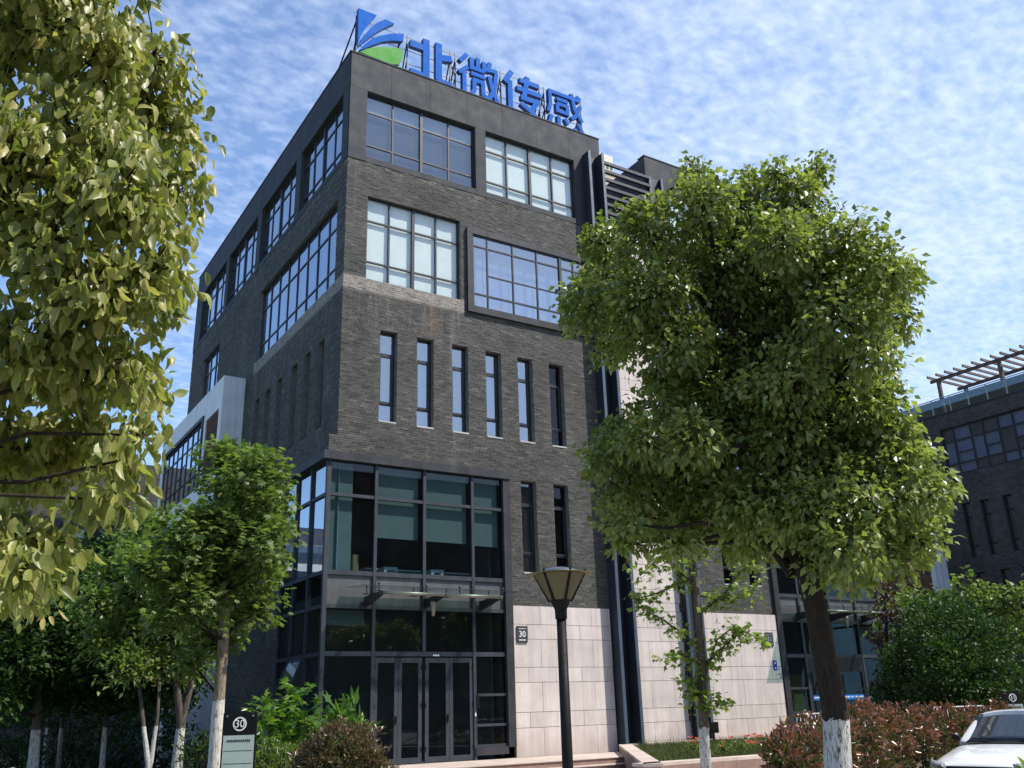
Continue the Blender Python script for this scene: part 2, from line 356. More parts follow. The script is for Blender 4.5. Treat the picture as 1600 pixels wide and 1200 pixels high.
M['cream'] = mat('cream_render', (0.62, 0.59, 0.50), 0.8, 0.05, 0.3)
M['lampglass'] = None
m_, t_, b_ = new_mat('olive_lamp_panel'); b_.inputs['Base Color'].default_value = (0.22, 0.19, 0.095, 1); b_.inputs['Roughness'].default_value = 0.45
tl_ = N(t_, 'ShaderNodeBsdfTranslucent'); tl_.inputs[0].default_value = (0.24, 0.20, 0.09, 1); mx_ = N(t_, 'ShaderNodeMixShader'); mx_.inputs[0].default_value = 0.45
t_.links.new(b_.outputs[0], mx_.inputs[1]); t_.links.new(tl_.outputs[0], mx_.inputs[2]); t_.links.new(mx_.outputs[0], t_.nodes['Material Output'].inputs[0]); M['lampglass'] = m_
M['camphor'] = leaf_mat('camphor_leaf', [(0.0, (0.065, 0.095, 0.025)), (0.4, (0.155, 0.198, 0.050)), (0.7, (0.255, 0.300, 0.085)), (0.95, (0.36, 0.36, 0.14)), (1.0, (0.32, 0.20, 0.10))], 0.55, 0.42, 0.36, 1.3)
M['camphor_near'] = leaf_mat('camphor_leaf_near', [(0.0, (0.075, 0.098, 0.024)), (0.35, (0.185, 0.212, 0.052)), (0.7, (0.320, 0.325, 0.095)), (0.88, (0.42, 0.37, 0.15)), (1.0, (0.36, 0.18, 0.09))], 0.45, 0.42, 0.4, 1.6)
M['green'] = leaf_mat('bright_green_leaf', [(0.0, (0.050, 0.088, 0.022)), (0.5, (0.115, 0.175, 0.042)), (1.0, (0.22, 0.28, 0.08))], 0.4, 0.40, 0.42)
M['youngleaf'] = leaf_mat('young_green_leaf', [(0.0, (0.09, 0.14, 0.03)), (0.5, (0.16, 0.225, 0.045)), (1.0, (0.26, 0.31, 0.08))], 0.4, 0.45, 0.42)
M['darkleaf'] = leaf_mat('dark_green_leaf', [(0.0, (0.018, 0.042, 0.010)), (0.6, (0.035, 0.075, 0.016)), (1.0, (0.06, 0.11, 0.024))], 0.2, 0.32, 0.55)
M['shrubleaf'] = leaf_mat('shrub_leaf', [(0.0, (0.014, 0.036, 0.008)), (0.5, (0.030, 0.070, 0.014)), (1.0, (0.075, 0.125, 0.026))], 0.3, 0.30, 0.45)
M['purple'] = leaf_mat('purple_leaf', [(0.0, (0.03, 0.014, 0.016)), (0.6, (0.06, 0.028, 0.030)), (1.0, (0.12, 0.06, 0.06))], 0.4, 0.3, 0.45)
M['red'] = leaf_mat('red_young_leaf', [(0.0, (0.085, 0.036, 0.022)), (0.4, (0.17, 0.062, 0.034)), (0.75, (0.26, 0.10, 0.06)), (1.0, (0.13, 0.095, 0.04))], 0.7, 0.2, 0.28)
M['brownleaf'] = leaf_mat('brown_shrub_leaf', [(0.0, (0.07, 0.045, 0.022)), (0.5, (0.14, 0.085, 0.048)), (1.0, (0.20, 0.135, 0.08))], 0.6, 0.25, 0.32)
M['olive'] = leaf_mat('olive_shrub_leaf', [(0.0, (0.04, 0.05, 0.015)), (0.6, (0.075, 0.085, 0.025)), (1.0, (0.13, 0.12, 0.045))], 0.5, 0.3, 0.35)
M['fatsia'] = leaf_mat('glossy_palmate_leaf', [(0.0, (0.04, 0.10, 0.015)), (0.6, (0.09, 0.19, 0.025)), (1.0, (0.22, 0.30, 0.04))], 0.6, 0.38, 0.28)
M['grass'] = leaf_mat('grass_blade', [(0.0, (0.035, 0.05, 0.015)), (0.6, (0.07, 0.09, 0.026)), (1.0, (0.16, 0.14, 0.06))], 0.3, 0.35, 0.5)
M['rose'] = leaf_mat('rose_petal', [(0.0, (0.50, 0.09, 0.08)), (1.0, (0.65, 0.16, 0.12))], 0.3, 0.3, 0.5)
M['bark'] = bark_mat('dark_bark', (0.032, 0.025, 0.019))
M['bark_big'] = bark_mat('lime_washed_dark_bark', (0.030, 0.023, 0.017), (0.50, 0.51, 0.49), 1.16)
M['bark_small'] = bark_mat('lime_washed_young_bark', (0.12, 0.095, 0.07), (0.62, 0.60, 0.56), 0.98)
M['bark_maple'] = bark_mat('lime_washed_pale_bark', (0.24, 0.19, 0.14), (0.66, 0.62, 0.57), 1.55)
M['bark_left'] = bark_mat('lime_washed_brown_bark', (0.09, 0.075, 0.06), (0.55, 0.53, 0.50), 1.15)

# ------------------------------------------------------------------ ground
g = MB(); g.add([(-900, -900, -0.45), (900, -900, -0.45), (900, 900, -0.45), (-900, 900, -0.45)], [(0, 1, 2, 3)])
g.build('ground', M['soil'], kind='structure')
g = MB(); g.add([(-60, -60, -0.36), (90, -60, -0.36), (90, -13.4, -0.36), (-60, -13.4, -0.36)], [(0, 1, 2, 3)])
g.build('road', M['asphalt'], kind='structure')
g = MB(); g.box(-60, 90, -13.4, -13.15, -0.62, -0.25); g.build('kerb', M['concrete'], kind='structure')
g = MB(); g.box(-60, -3.4, -13.15, 60, -0.62, -0.12); g.build('lawn', M['soil'], kind='structure')
pvr = MB(); pvr.box(-3.39, 60, -13.14, -3.07, -0.62, -0.365)
pave = pvr.build('pavement', M['joint'], kind='structure')
first = None
for i in range(24):
    for j in range(16):
        x = -3.39+i*0.6; y = -13.14+j*0.6
        if first is None:
            q = MB(); q.box(0, 0.592, 0, 0.592, 0, 0.03); first = q.mesh('paving_slab', M['paving'])
        if j*24+i < 300: link('paving_slab', first, pave).location = (x, y, -0.364)

# ------------------------------------------------------------------ facade tools
def wall_sheet(mb, u0, u1, z0, z1, holes, depth=0.3, d=0.0, mi=0):
    us = sorted({u0, u1}|{min(max(h[i], u0), u1) for h in holes for i in (0, 1)})
    zs = sorted({z0, z1}|{min(max(h[i], z0), z1) for h in holes for i in (2, 3)})
    for a, b in zip(us, us[1:]):
        for c, e in zip(zs, zs[1:]):
            mu, mz = (a+b)/2, (c+e)/2
            if any(h[0] < mu < h[1] and h[2] < mz < h[3] for h in holes): continue
            mb.add([(a, d, c), (b, d, c), (b, d, e), (a, d, e)], [(0, 1, 2, 3)], mi)
    for h in holes:
        a, b, c, e = max(h[0], u0), min(h[1], u1), max(h[2], z0), min(h[3], z1); dd = d-depth
        if b <= a or e <= c: continue
        if h[0] > u0: mb.add([(a, d, c), (a, dd, c), (a, dd, e), (a, d, e)], [(0, 1, 2, 3)], mi)
        if h[1] < u1: mb.add([(b, dd, c), (b, d, c), (b, d, e), (b, dd, e)], [(0, 1, 2, 3)], mi)
        if h[3] < z1: mb.add([(a, dd, e), (b, dd, e), (b, d, e), (a, d, e)], [(0, 1, 2, 3)], mi)
        if h[2] > z0: mb.add([(a, d, c), (b, d, c), (b, dd, c), (a, dd, c)], [(0, 1, 2, 3)], mi)
def brick_rects(u0, u1, z0, z1, holes, L=0.25, H=0.07, gap=0.009, seed=1):
    rnd = random.Random(seed); out = []
    n = int(round((z1-z0)/H)); H = (z1-z0)/n
    for r in range(n):
        za, zb = z0+r*H, z0+(r+1)*H; zm = (za+zb)/2
        iv = [(u0, u1)]
        for h in holes:
            if h[2]-0.01 < zm < h[3]+0.01:
                nv = []
                for a, b in iv:
                    if h[1] <= a or h[0] >= b: nv.append((a, b)); continue
                    if h[0] > a: nv.append((a, h[0]))
                    if h[1] < b: nv.append((h[1], b))
                iv = nv
        off = (0, 0.5, 0.25, 0.75)[r % 4]*L+rnd.uniform(-.02, .02)
        for a, b in iv:
            u = a-((a-u0+off) % L)
            while u < b:
                x0, x1 = max(u, a), min(u+L, b)
                if x1-x0 > 0.035: out.append((x0+gap/2, x1-gap/2, za+gap/2, zb-gap/2, rnd.uniform(0.004, 0.016)))
                u += L
    return out
BRF = [(0,1,2,3),(4,5,1,0),(5,6,2,1),(6,7,3,2),(7,4,0,3)]
def brick_part(rects, T, flip, parent, d=0.0, singles=0, key=None, name='brick_courses'):
    """bricks laid proud of the wall sheet; the `singles` that show largest are parts of their own"""
    if singles:
        rects = sorted(rects, key=key); full = [r for r in rects if r[1]-r[0] > 0.2][:singles]; fs = set(full)
        me = None
        for r in full:
            if me is None:
                w = 0.241; h = r[3]-r[2]; a = MB(T, flip)
                o0 = Vector(T(0, 0, 0))
                a.T = lambda u, dd, z: tuple(Vector(T(u, dd, z))-o0)
                a.add([(x, dd, z) for dd in (0.012, -0.01) for x, z in ((0, 0), (w, 0), (w, h), (0, h))], BRF)
                me = a.mesh('brick', M['brick'])
            o = link('brick', me, parent); o.location = T(r[0], d+r[4]-0.012, r[2])
        rects = [r for r in rects if r not in fs]
    mb = MB(T, flip)
    for x0, x1, z0, z1, p in rects:
        mb.add([(x, dd, z) for dd in (d+p, d-0.01) for x, z in ((x0, z0), (x1, z0), (x1, z1), (x0, z1))], BRF)
    return mb.build(name, M['brick'], parent, kind='stuff')
def window(T, flip, parent, u0, u1, z0, z1, cols, rows, d=-0.14, fw=0.05, thick=(), glass='glass', blind=None, blinds=None, extra=None, skip=(), label=None, fmat='frame', bd=0.22, name='window', sash=()):
    """frame mesh with one child per pane; cols / rows are the inner bar lines"""
    mb = MB(T, flip); u0 += .003; u1 -= .003; z0 += .003; z1 -= .003
    us = [u0]+list(cols)+[u1]; zs = [z0]+list(rows)+[z1]
    fd = 0.035
    mb.box(u0, u0+fw, d-fd, d+fd, z0, z1); mb.box(u1-fw, u1, d-fd, d+fd, z0, z1)
    mb.box(u0+fw, u1-fw, d-fd, d+fd, z0, z0+fw); mb.box(u0+fw, u1-fw, d-fd, d+fd, z1-fw, z1)
    for i, c in enumerate(cols):
        w = fw*(0.95 if i in thick else 0.5); mb.box(c-w, c+w, d-fd+.002, d+fd+(.02 if i in thick else -.002), z0+fw, z1-fw)
    for r in rows:
        mb.box(u0+fw, u1-fw, d-fd+.006, d+fd-.006, r-fw*0.5, r+fw*0.5)
    rects = []
    for i in range(len(us)-1):
        for j in range(len(zs)-1):
            if (i, j) in skip: continue
            a = us[i]+(fw if i == 0 else fw*.5); b = us[i+1]-(fw if i == len(us)-2 else fw*.5)
            c = zs[j]+(fw if j == 0 else fw*.5); e = zs[j+1]-(fw if j == len(zs)-2 else fw*.5)
            if extra and (i, j) in extra:
                zx = extra[(i, j)]; mb.box(a, b, d-fd+.01, d+fd-.01, zx-fw*.4, zx+fw*.4)
                rects += [(a, b, c, zx-fw*.4, i, j), (a, b, zx+fw*.4, e, i, j)]
            elif (i, j) in sash:
                s = 0.07; y0, y1 = d-.02, d+.045
                mb.box(a, a+s, y0, y1, c, e); mb.box(b-s, b, y0, y1, c, e); mb.box(a+s, b-s, y0, y1, c, c+s); mb.box(a+s, b-s, y0, y1, e-s, e)
                rects.append((a+s, b-s, c+s, e-s, i, j))
            else: rects.append((a, b, c, e, i, j))
    w = mb.build(name, M[fmat], parent, label=label)
    for a, b, c, e, i, j in rects:
        t1, t2 = random.uniform(-.004, .004), random.uniform(-.004, .004)
        q = MB(T, flip); q.add([(a, d+t1, c), (b, d-t1+t2, c), (b, d-t1, e), (a, d+t1-t2, e)], [(0, 1, 2, 3)])
        q.build('pane', M[glass], w)
        bl = blinds(i, j) if blinds else blind
        if bl:
            bm_ = bl if isinstance(bl, str) else bl[0]; c2 = c if isinstance(bl, str) else e-(e-c)*bl[1]
            q = MB(T, flip); q.box(a-.01, b+.01, d-bd-.01, d-bd, c2-.02, e+.02); q.build('blind', M[bm_], w)
    return w
def clad(T, flip, parent, u0, u1, z0, z1, n, d=0.0, t=0.03, gap=0.008, m_='clad', name='cladding_panel'):
    w = (u1-u0)/n
    for i in range(n):
        a = MB(T, flip); a.box(u0+i*w+gap/2, u0+(i+1)*w-gap/2, d, d+t+random.uniform(-.002, .002), z0+gap/2, z1-gap/2); a.build(name, M[m_], parent)
def stone_wall(T, flip, parent, u0, u1, z0, z1, d, W=0.955, t=0.05):
    rows = [0.78, 0.42, 0.82, 0.42, 0.80, 0.42, 0.54]; rows = rows+[0.28]+[0.42, 0.80]*12
    if z1 <= 4.25: rows = rows[:7]
    z = z0; k = 0
    for h in rows:
        if z >= z1-.05: break
        e = min(z+h, z1); off = W if k % 2 == 0 else W*0.52
        u = u0-W+off
        while u < u1:
            a, b = max(u, u0), min(u+W, u1)
            if b-a > .06:
                q = MB(T, flip); q.box(a+.006, b-.006, d, d+t+random.uniform(-.0015, .0015), z+.006, e-.006); q.build('stone_panel', M['stone'], parent)
            u += W
        z = e; k += 1
        if z > 4.15 and k == 7: pass

W5T, W5B, W4T, W4B, S3T, S3B, S2T, S2B = 20.55, 18.08, 16.70, 13.80, 12.22, 9.34, 8.06, 5.20
TOP, ZB = 21.88, 17.87
SL3 = [(1.24, 1.80), (2.47, 3.04), (3.69, 4.26), (4.91, 5.48), (6.12, 6.70), (7.36, 7.93)]
SL2 = [(6.10, 6.67), (7.33, 7.91)]
def slit_window(T, flip, B, a, b, z0, z1, glass='glassblue', blind=None, d=-0.22):
    h = z1-z0
    return window(T, flip, B, a, b, z0, z1, [], [z0+h*0.20, z0+h*0.755], d=d, fw=0.04, glass=glass, sash={(0, 1)}, blind=blind, bd=0.35)
def front(B, T, flip, mirror=False, right=10.14):
    """street front of one house; u runs from its glazed corner to the fins"""
    holes = [(0.60, 4.65, W5B, W5T), (5.07, 8.88, W5B, W5T), (0.72, 4.02, W4B, W4T), (4.42, 9.12, 13.62, 16.28)]
    holes += [(a, b, S3B, S3T) for a, b in SL3] + [(a, b, S2B, S2T) for a, b in SL2]
    glassbox = (-0.3, 5.60, -0.6, 8.05)
    w = MB(T, flip); wall_sheet(w, -0.25, right, 4.2, 8.75, holes+[glassbox], 0.3); w.build('wall', M['mortar'], B)
    w = MB(T, flip); wall_sheet(w, 0, right, 8.75, ZB, [h for h in holes if h[3] < ZB and h[2] > 8.75], 0.3)
    w.build('wall', M['mortar'], B)
    w = MB(T, flip); wall_sheet(w, 0, right, ZB, TOP, holes[:2], 0.3, d=-.004); w.build('wall', M['joint'], B)
    w = MB(T, flip); wall_sheet(w, 5.6, right, -0.6, 4.2, [], 0.3); w.build('wall', M['joint'], B)
    bh = holes[2:]+[glassbox]
    rects = brick_rects(-0.255, 9.9, 4.22, 8.75, bh, seed=3)+brick_rects(-0.005, 9.9, 8.75, ZB, bh, seed=4)
    brick_part(rects, T, flip, B, singles=300 if not mirror else 0, key=lambda r: (r[0]+1)**2+(r[2]-9.0)**2*0.6)
    # cladding of the top floor
    clad(T, flip, B, 0.0, right, W5T+.0, TOP, 7); clad(T, flip, B, -0.005, 0.60, W5B-.2+.0, W5T, 1); clad(T, flip, B, 4.65, 5.07, ZB, W5T, 1); clad(T, flip, B, 8.88, right, ZB, W5T, 1)
    clad(T, flip, B, 0.60, 4.65, ZB, W5B, 1, d=0.0, t=.025); clad(T, flip, B, 5.07, 8.88, ZB, W5B, 1, d=0.0, t=.025)
    c = MB(T, flip); c.box(-0.04, right+.02, -0.35, 0.05, TOP, TOP+0.04); c.build('parapet_cap', M['clad'], B)
    r5 = [18.60, 19.84]
    window(T, flip, B, 0.60, 4.65, W5B, W5T, [1.58, 2.62, 3.66], r5, thick=(1,), glass='glassdark' if not mirror else 'glassblue', blinds=lambda i, j: 'blind' if j == 2 else 'greycurt', bd=.10, label='dark tinted window with pale blinds behind its top row' if not mirror else None)
    window(T, flip, B, 5.07, 8.88, W5B, W5T, [6.00, 6.97, 7.94], r5, thick=(1,), glass='glass', blind='blind', bd=.07, label='window with pale blinds fully drawn' if not mirror else None)
    window(T, flip, B, 0.72, 4.02, W4B, W4T, [1.52, 2.35, 3.18], [14.44, 15.86], thick=(1,), glass='glass', blind='blind', bd=.07)
    # boxed window
    f = MB(T, flip); a, b, c0, c1 = 4.24, 9.3, 13.43, 16.48; p = 0.11
    f.box(a, a+.2, 0, p, c0, c1); f.box(b-.2, b, 0, p, c0, c1); f.box(a+.2, b-.2, 0, p, c0, c0+.2); f.box(a+.2, b-.2, 0, p, c1-.2, c1); f.build('window_surround', M['zinc'], B)
    for k in range(4): 
        f = MB(T, flip); x = a+.2+(k+.5)*(b-a-.4)/4; f.box(x-.004, x+.004, p, p+.003, c0+.003, c0+.2); f.box(x-.004, x+.004, p, p+.003, c1-.2, c1-.003); f.build('joint_strip', M['joint'], B)
    window(T, flip, B, 4.44, 9.10, 13.63, 16.28, [5.02, 6.02, 7.00, 7.98, 8.55], [14.12, 15.86], d=0.03, thick=(3,), glass='glassblue', extra={(1, 1): 14.86, (2, 1): 14.86, (3, 1): 14.86, (4, 1): 14.86}, blinds=lambda i, j: 'curt', bd=.3)
    for k, (a, b) in enumerate(SL3): slit_window(T, flip, B, a, b, S3B, S3T, 'glassblue' if k < 5 else 'glassdoor', blind='curt' if k in (1,) else None)
    for k, (a, b) in enumerate(SL2): slit_window(T, flip, B, a, b, S2B, S2T, 'glassdoor' if k or mirror else 'glassdark')
    for k, (a, b) in enumerate(SL3+SL2):
        z = S3B if k < 6 else S2B
        s = MB(T, flip); s.box(a+.005, b-.005, -0.17, 0.022, z-0.035, z+0.012); s.build('sill', M['concrete'], B)
    # stone base
    s = MB(T, flip); s.box(5.62, 9.72, 0.0, 0.02, -0.4, 4.17); s.build('stone_backing', M['joint'], B)
    stone_wall(T, flip, B, 5.64, 9.24, 0.0, 4.20, 0.02)
    # fins
    for x, dp in ((9.32, 0.22 if mirror else 0.42), (9.86, 0.15 if mirror else 0.52)):
        f = MB(T, flip); f.box(x-.02, x+.02, 0.0, dp, -0.1, 20.9, 1); f.box(x-.055, x+.055, dp, dp+.03, -0.1, 20.9, 0); f.build('fin', [M['fin'], M['findark']], B)
    f = MB(T, flip); f.box(9.36, 9.82, 0.0, 0.06, -0.1, 20.9); f.build('fin_web', M['findark'], B)
    # ---------------- glazed corner
    R1, R2, R3, R4 = 7.04, 4.91, 4.02, 2.80
    ms = [1.20, 2.72, 4.32]; gl, gr = -0.22, 5.36
    f = MB(T, flip); dd0, dd1 = -0.06, 0.06
    f.box(gl-.06, gl+.06, dd0, dd1, -0.3, 8.0)                     # corner post
    for x in ms: f.box(x-.045, x+.045, dd0, dd1+.01, -0.3 if x != 2.72 else 2.86, 8.0)
    for z, hh in ((R1, .045), (R2, .06), (R3, .05), (R4, .06)): f.box(gl+.06, gr, dd0+.004, dd1-.004, z-hh, z+hh)
    for z in (1.70, 0.90, 0.36): f.box(4.365, gr, dd0+.006, dd1-.008, z-.035, z+.035)
    f.box(gl+.06, 1.155, dd0+.004, dd1-.004, 0.02, 0.14)
    fr = f.build('curtain_wall_frame', M['curtain'], B)
    f = MB(T, flip); f.box(-0.42, 5.62, -0.02, 0.16, 8.0, 8.24); f.box(5.37, 5.62, -0.02, 0.12, 0.30, 8.0); f.box(4.30, 5.37, -0.02, 0.10, 0.12, 0.325); f.build('zinc_surround', M['zinc'], B)
    f = MB(T, flip)
    for x in (0.9, 2.75, 4.3): f.box(x-.004, x+.004, .16, .163, 8.003, 8.237)
    for z in (2.8, 5.6): f.box(5.373, 5.617, .12, .123, z-.004, z+.004)
    f.build('trim_joint', M['joint'], B)
    xs = [gl+.06, 1.155, 1.245, 2.675, 2.765, 4.275, 4.365, gr]
    for k in range(4):
        a, b = xs[2*k], xs[2*k+1]
        for c, e in ((R1+.045, 8.0), (R2+.06, R1-.045), (R4+.06, R3-.05)):
            q = MB(T, flip); t1 = random.uniform(-.004, .004); q.add([(a, t1, c), (b, -t1, c), (b, -t1, e), (a, t1, e)], [(0, 1, 2, 3)]); q.build('pane', M['glassdoor'], fr)
        q = MB(T, flip); q.box(a, b, -0.03, 0.0, R3+.05, R2-.06); q.build('spandrel', M['spandrel'], fr)
        # roller blinds of the second floor
        low = (6.05, 5.95, 5.95, 5.92)[k]
        if k == 0:
            q = MB(T, flip); q.box(a+.02, a+.72, -0.15, -0.14, 4.98, 7.02); q.build('blind', M['blindgreen'], fr)
            q = MB(T, flip); q.box(a+.02, a+.72, -0.15, -0.14, 7.10, 7.98); q.build('blind', M['blindgreen'], fr)
        else:
            q = MB(T, flip); q.box(a+.03, b-.08, -0.15, -0.14, low, 7.98); q.build('blind', M['blindgreen'], fr)
        if k == 0: q = MB(T, flip); q.box(a+.05, b-.1, -0.30, -0.29, 3.55, 3.95); q.build('blind', M['blindgreen'], fr)
    for a, b, c, e in ((gl+.06, 1.155, .14, R4-.06), (4.365, gr, 1.735, R4-.06), (4.365, gr, .935, 1.665), (4.365, gr, .395, .865)):
        q = MB(T, flip); q.add([(a, 0, c), (b, .003, c), (b, 0, e), (a, -.003, e)], [(0, 1, 2, 3)]); q.build('pane', M['glassdoor'], fr)
    if mirror:
        # wide dark automatic door screen
        q = MB(T, flip); q.box(1.245, 4.275, -.05, .05, 2.25, 2.74); q.box(1.245, 1.36, -.05, .05, 0, 2.25); q.box(4.16, 4.275, -.05, .05, 0, 2.25); q.box(2.7, 2.74, -.04, .04, 0, 2.25)
        d_ = q.build('door', M['frame'], B)
        for a, b in ((1.36, 2.70), (2.74, 4.16)):
            q = MB(T, flip); q.add([(a, 0, 0.02), (b, 0, 0.02), (b, 0, 2.25), (a, 0, 2.25)], [(0, 1, 2, 3)]); q.build('pane', M['glassdoor'], d_)
            q = MB(T, flip); q.box(a, b, .006, .012, 1.28, 1.44); q.build('glass_band', M['band'], d_)
            q = MB(T, flip); x = a+.08
            while x < b-.1:
                if random.random() < .85: q.box(x, x+.045, .014, .016, 1.345, 1.395)
                x += .062
            q.build('band_lettering', M['lettering'], d_)
        for a, b in ((0.9, 1.75), (3.3, 4.0)):
            q = MB(T, flip); q.box(a, b, -1.2, -1.18, 0.0, 2.2); q.build('curtain', M['ochre'], B)
    else:
        for a, b in ((1.245, 2.675), (2.765, 4.275)):
            mid = (a+b)/2
            for k, (x0, x1) in enumerate(((a, mid), (mid, b))):
                q = MB(T, flip); s = 0.11; e = R4-.10
                q.box(x0+.005, x0+s, -.03, .035, .03, e); q.box(x1-s, x1-.005, -.03, .035, .03, e); q.box(x0+s, x1-s, -.03, .035, .03, .16); q.box(x0+s, x1-s, -.03, .035, e-.13, e)
                d_ = q.build('door', M['curtain'], B)
                q = MB(T, flip); q.add([(x0+s, 0, .16), (x1-s, 0, .16), (x1-s, 0, e-.13), (x0+s, 0, e-.13)], [(0, 1, 2, 3)]); q.build('pane', M['glassdoor'], d_)
                if k == 0:
                    q = MB(T, flip); q.box(x1-.075, x1-.045, .035, .07, 1.02, 1.22); q.box(x1-.18, x1-.045, .07, .085, 1.14, 1.165); q.build('handle', M['black'], d_)
                for z in (0.3, 1.4, 2.4):
                    xx = x0+.012 if k == 0 else x1-.035
                    q = MB(T, flip); q.box(xx, xx+.022, .035, .05, z, z+.12); q.build('hinge', M['black'], d_)
    # canopy
    cz = 4.30
    for x in (0.95, 2.75, 4.55):
        q = MB(T, flip); q.add([(x+s, y, z) for s in (-.05, .05) for y, z in ((.06, cz-.28), (.06, cz-.02), (1.10, cz+.02), (1.10, cz-.08))], [(0,1,2,3),(7,6,5,4),(0,4,5,1),(1,5,6,2),(2,6,7,3),(3,7,4,0)])
        fixn(q.build('canopy_arm', M['frame'], B))
    for a, b in ((1.0, 2.78), (2.82, 4.62)):
        q = MB(T, flip); q.tube([(a, 1.16, cz-.02), (b, 1.16, cz-.02)], .045, 12); q.build('canopy_rail', M['steel'], B)
    for a, b in ((0.35, 2.74), (2.76, 5.15)):
        q = MB(T, flip); q.add([(a, .12, cz+.20), (b, .12, cz+.20), (b, 1.35, cz+.12), (a, 1.35, cz+.12), (a, .12, cz+.215), (b, .12, cz+.215), (b, 1.35, cz+.135), (a, 1.35, cz+.135)], [(0,1,2,3),(7,6,5,4),(0,4,5,1),(1,5,6,2),(2,6,7,3),(3,7,4,0)])
        q.build('canopy_glass', M['glassgreen'], B)
        for x in (a+.5, b-.5):
            for y in (.35, 1.15):
                q = MB(T, flip); q.tube([(x, y, cz+.0), (x, y, cz+.19)], .014, 6); q.tube([(x, y, cz+.19), (x, y, cz+.235)], .035, 8); q.bar((x-.12, y, cz+.02), (x+.12, y, cz+.02), .02); q.build('glass_clamp', M['frame'], B)
    q = MB(T, flip); q.lathe([(.0, 3.98-.22), (.045, 3.98-.22), (.05, 3.98-.12), (.085, 3.98+.10), (.09, 4.02+.12), (0, 4.14)], 14, c=(2.66, .72)); fixn(q.build('downlight', M['steel'], B))
    q = MB(T, flip)
    # interior: floor slabs, back wall
    for z in (-0.02, 4.40, 8.62, 13.0, 17.40, 21.2):
        q.box(0.4 if z > 8 else 0.05, right-.1, -9.0, -0.36, z-.2, z)
    q.box(0.9, right-.1, -5.2, -5.1, 0, 21); 
    q.box(5.45, 5.55, -5.1, -0.4, 0, 21)
    q.build('floor_slabs', M['inner'], B)
    q = MB(T, flip)
    for z in (8.62, 13.0, 17.4): q.box(0.05, right-.1, -0.9, -0.37, z, z+.5)
    q.box(-.1, 5.4, -3.2, -3.1, 0, 4.2); q.build('inner_wall', M['inner'], B)

# ------------------------------------------------------------------ building 30
B30 = empty('office_building', label='dark brick office building with rooftop letters, glazed corner entrance and number 30', cat='building', group='twin office buildings')
TF = lambda u, d, z: (u, -d, z)
TL = lambda u, d, z: (-d, u, z)
front(B30, TF, False)
# left side, facing -X: u = Y
kL = [1.35, 2.56, 3.77, 5.31, 6.55, 7.81]
holes5 = [(0.50, 4.45, W5B, W5T), (5.0, 9.05, W5B, W5T), (9.6, 13.65, W5B, W5T), (14.15, 18.2, W5B, W5T)]
hl = [(0.70, 8.55, W4B, W4T), (14.3, 17.0, 13.7, W4T)]+[(k, k+.57, S3B, S3T) for k in kL]
w = MB(TL, True); wall_sheet(w, 0, 19.37, 8.75, ZB, hl, 0.3); wall_sheet(w, 0, 19.37, -0.6, 8.75, [(-0.3, 3.62, -0.7, 8.05)], 0.3, d=0.25)
w.add([(0, 0, 8.75), (19.37, 0, 8.75), (19.37, .25, 8.75), (0, .25, 8.75)], [(0, 1, 2, 3)])
w.build('side_wall', M['mortar'], B30)
w = MB(TL, True); wall_sheet(w, 0, 19.37, ZB, TOP, holes5, 0.3, d=-.004); w.build('side_wall', M['joint'], B30)
rects = brick_rects(-0.005, 19.37, 8.75, ZB, hl, seed=8); brick_part(rects, TL, True, B30)
rects = brick_rects(-0.005, 19.37, -0.5, 8.75, [(-0.3, 3.62, -0.7, 8.05)], seed=9); brick_part(rects, TL, True, B30, d=0.25)
clad(TL, True, B30, 0, 19.37, W5T, TOP, 13)
for a, b in ((0, .5), (4.45, 5.0), (9.05, 9.6), (13.65, 14.15), (18.2, 19.37)): clad(TL, True, B30, a, b, ZB, W5T, 1)
for h in holes5: clad(TL, True, B30, h[0], h[1], ZB, W5B, 1, t=.025)
c = MB(TL, True); c.box(-0.04, 19.4, -0.35, 0.05, TOP+.003, TOP+0.043); c.build('parapet_cap', M['clad'], B30)
for h in holes5:
    w_ = (h[1]-h[0])/4
    window(TL, True, B30, h[0], h[1], W5B, W5T, [h[0]+w_, h[0]+2*w_, h[0]+3*w_], [18.60, 19.84], glass='glassblue', blind='curt', thick=(1,))
window(TL, True, B30, 0.70, 8.55, W4B, W4T, [0.7+7.85/8*k for k in range(1, 8)], [14.44, 15.86], glass='glassblue', blind='curt', bd=.08)
window(TL, True, B30, 14.3, 17.0, 13.7, W4T, [15.2, 16.1], [14.5, 15.9], glass='glassblue', blind='curt')
for k in kL: slit_window(TL, True, B30, k, k+.57, S3B, S3T, 'glassdoor')
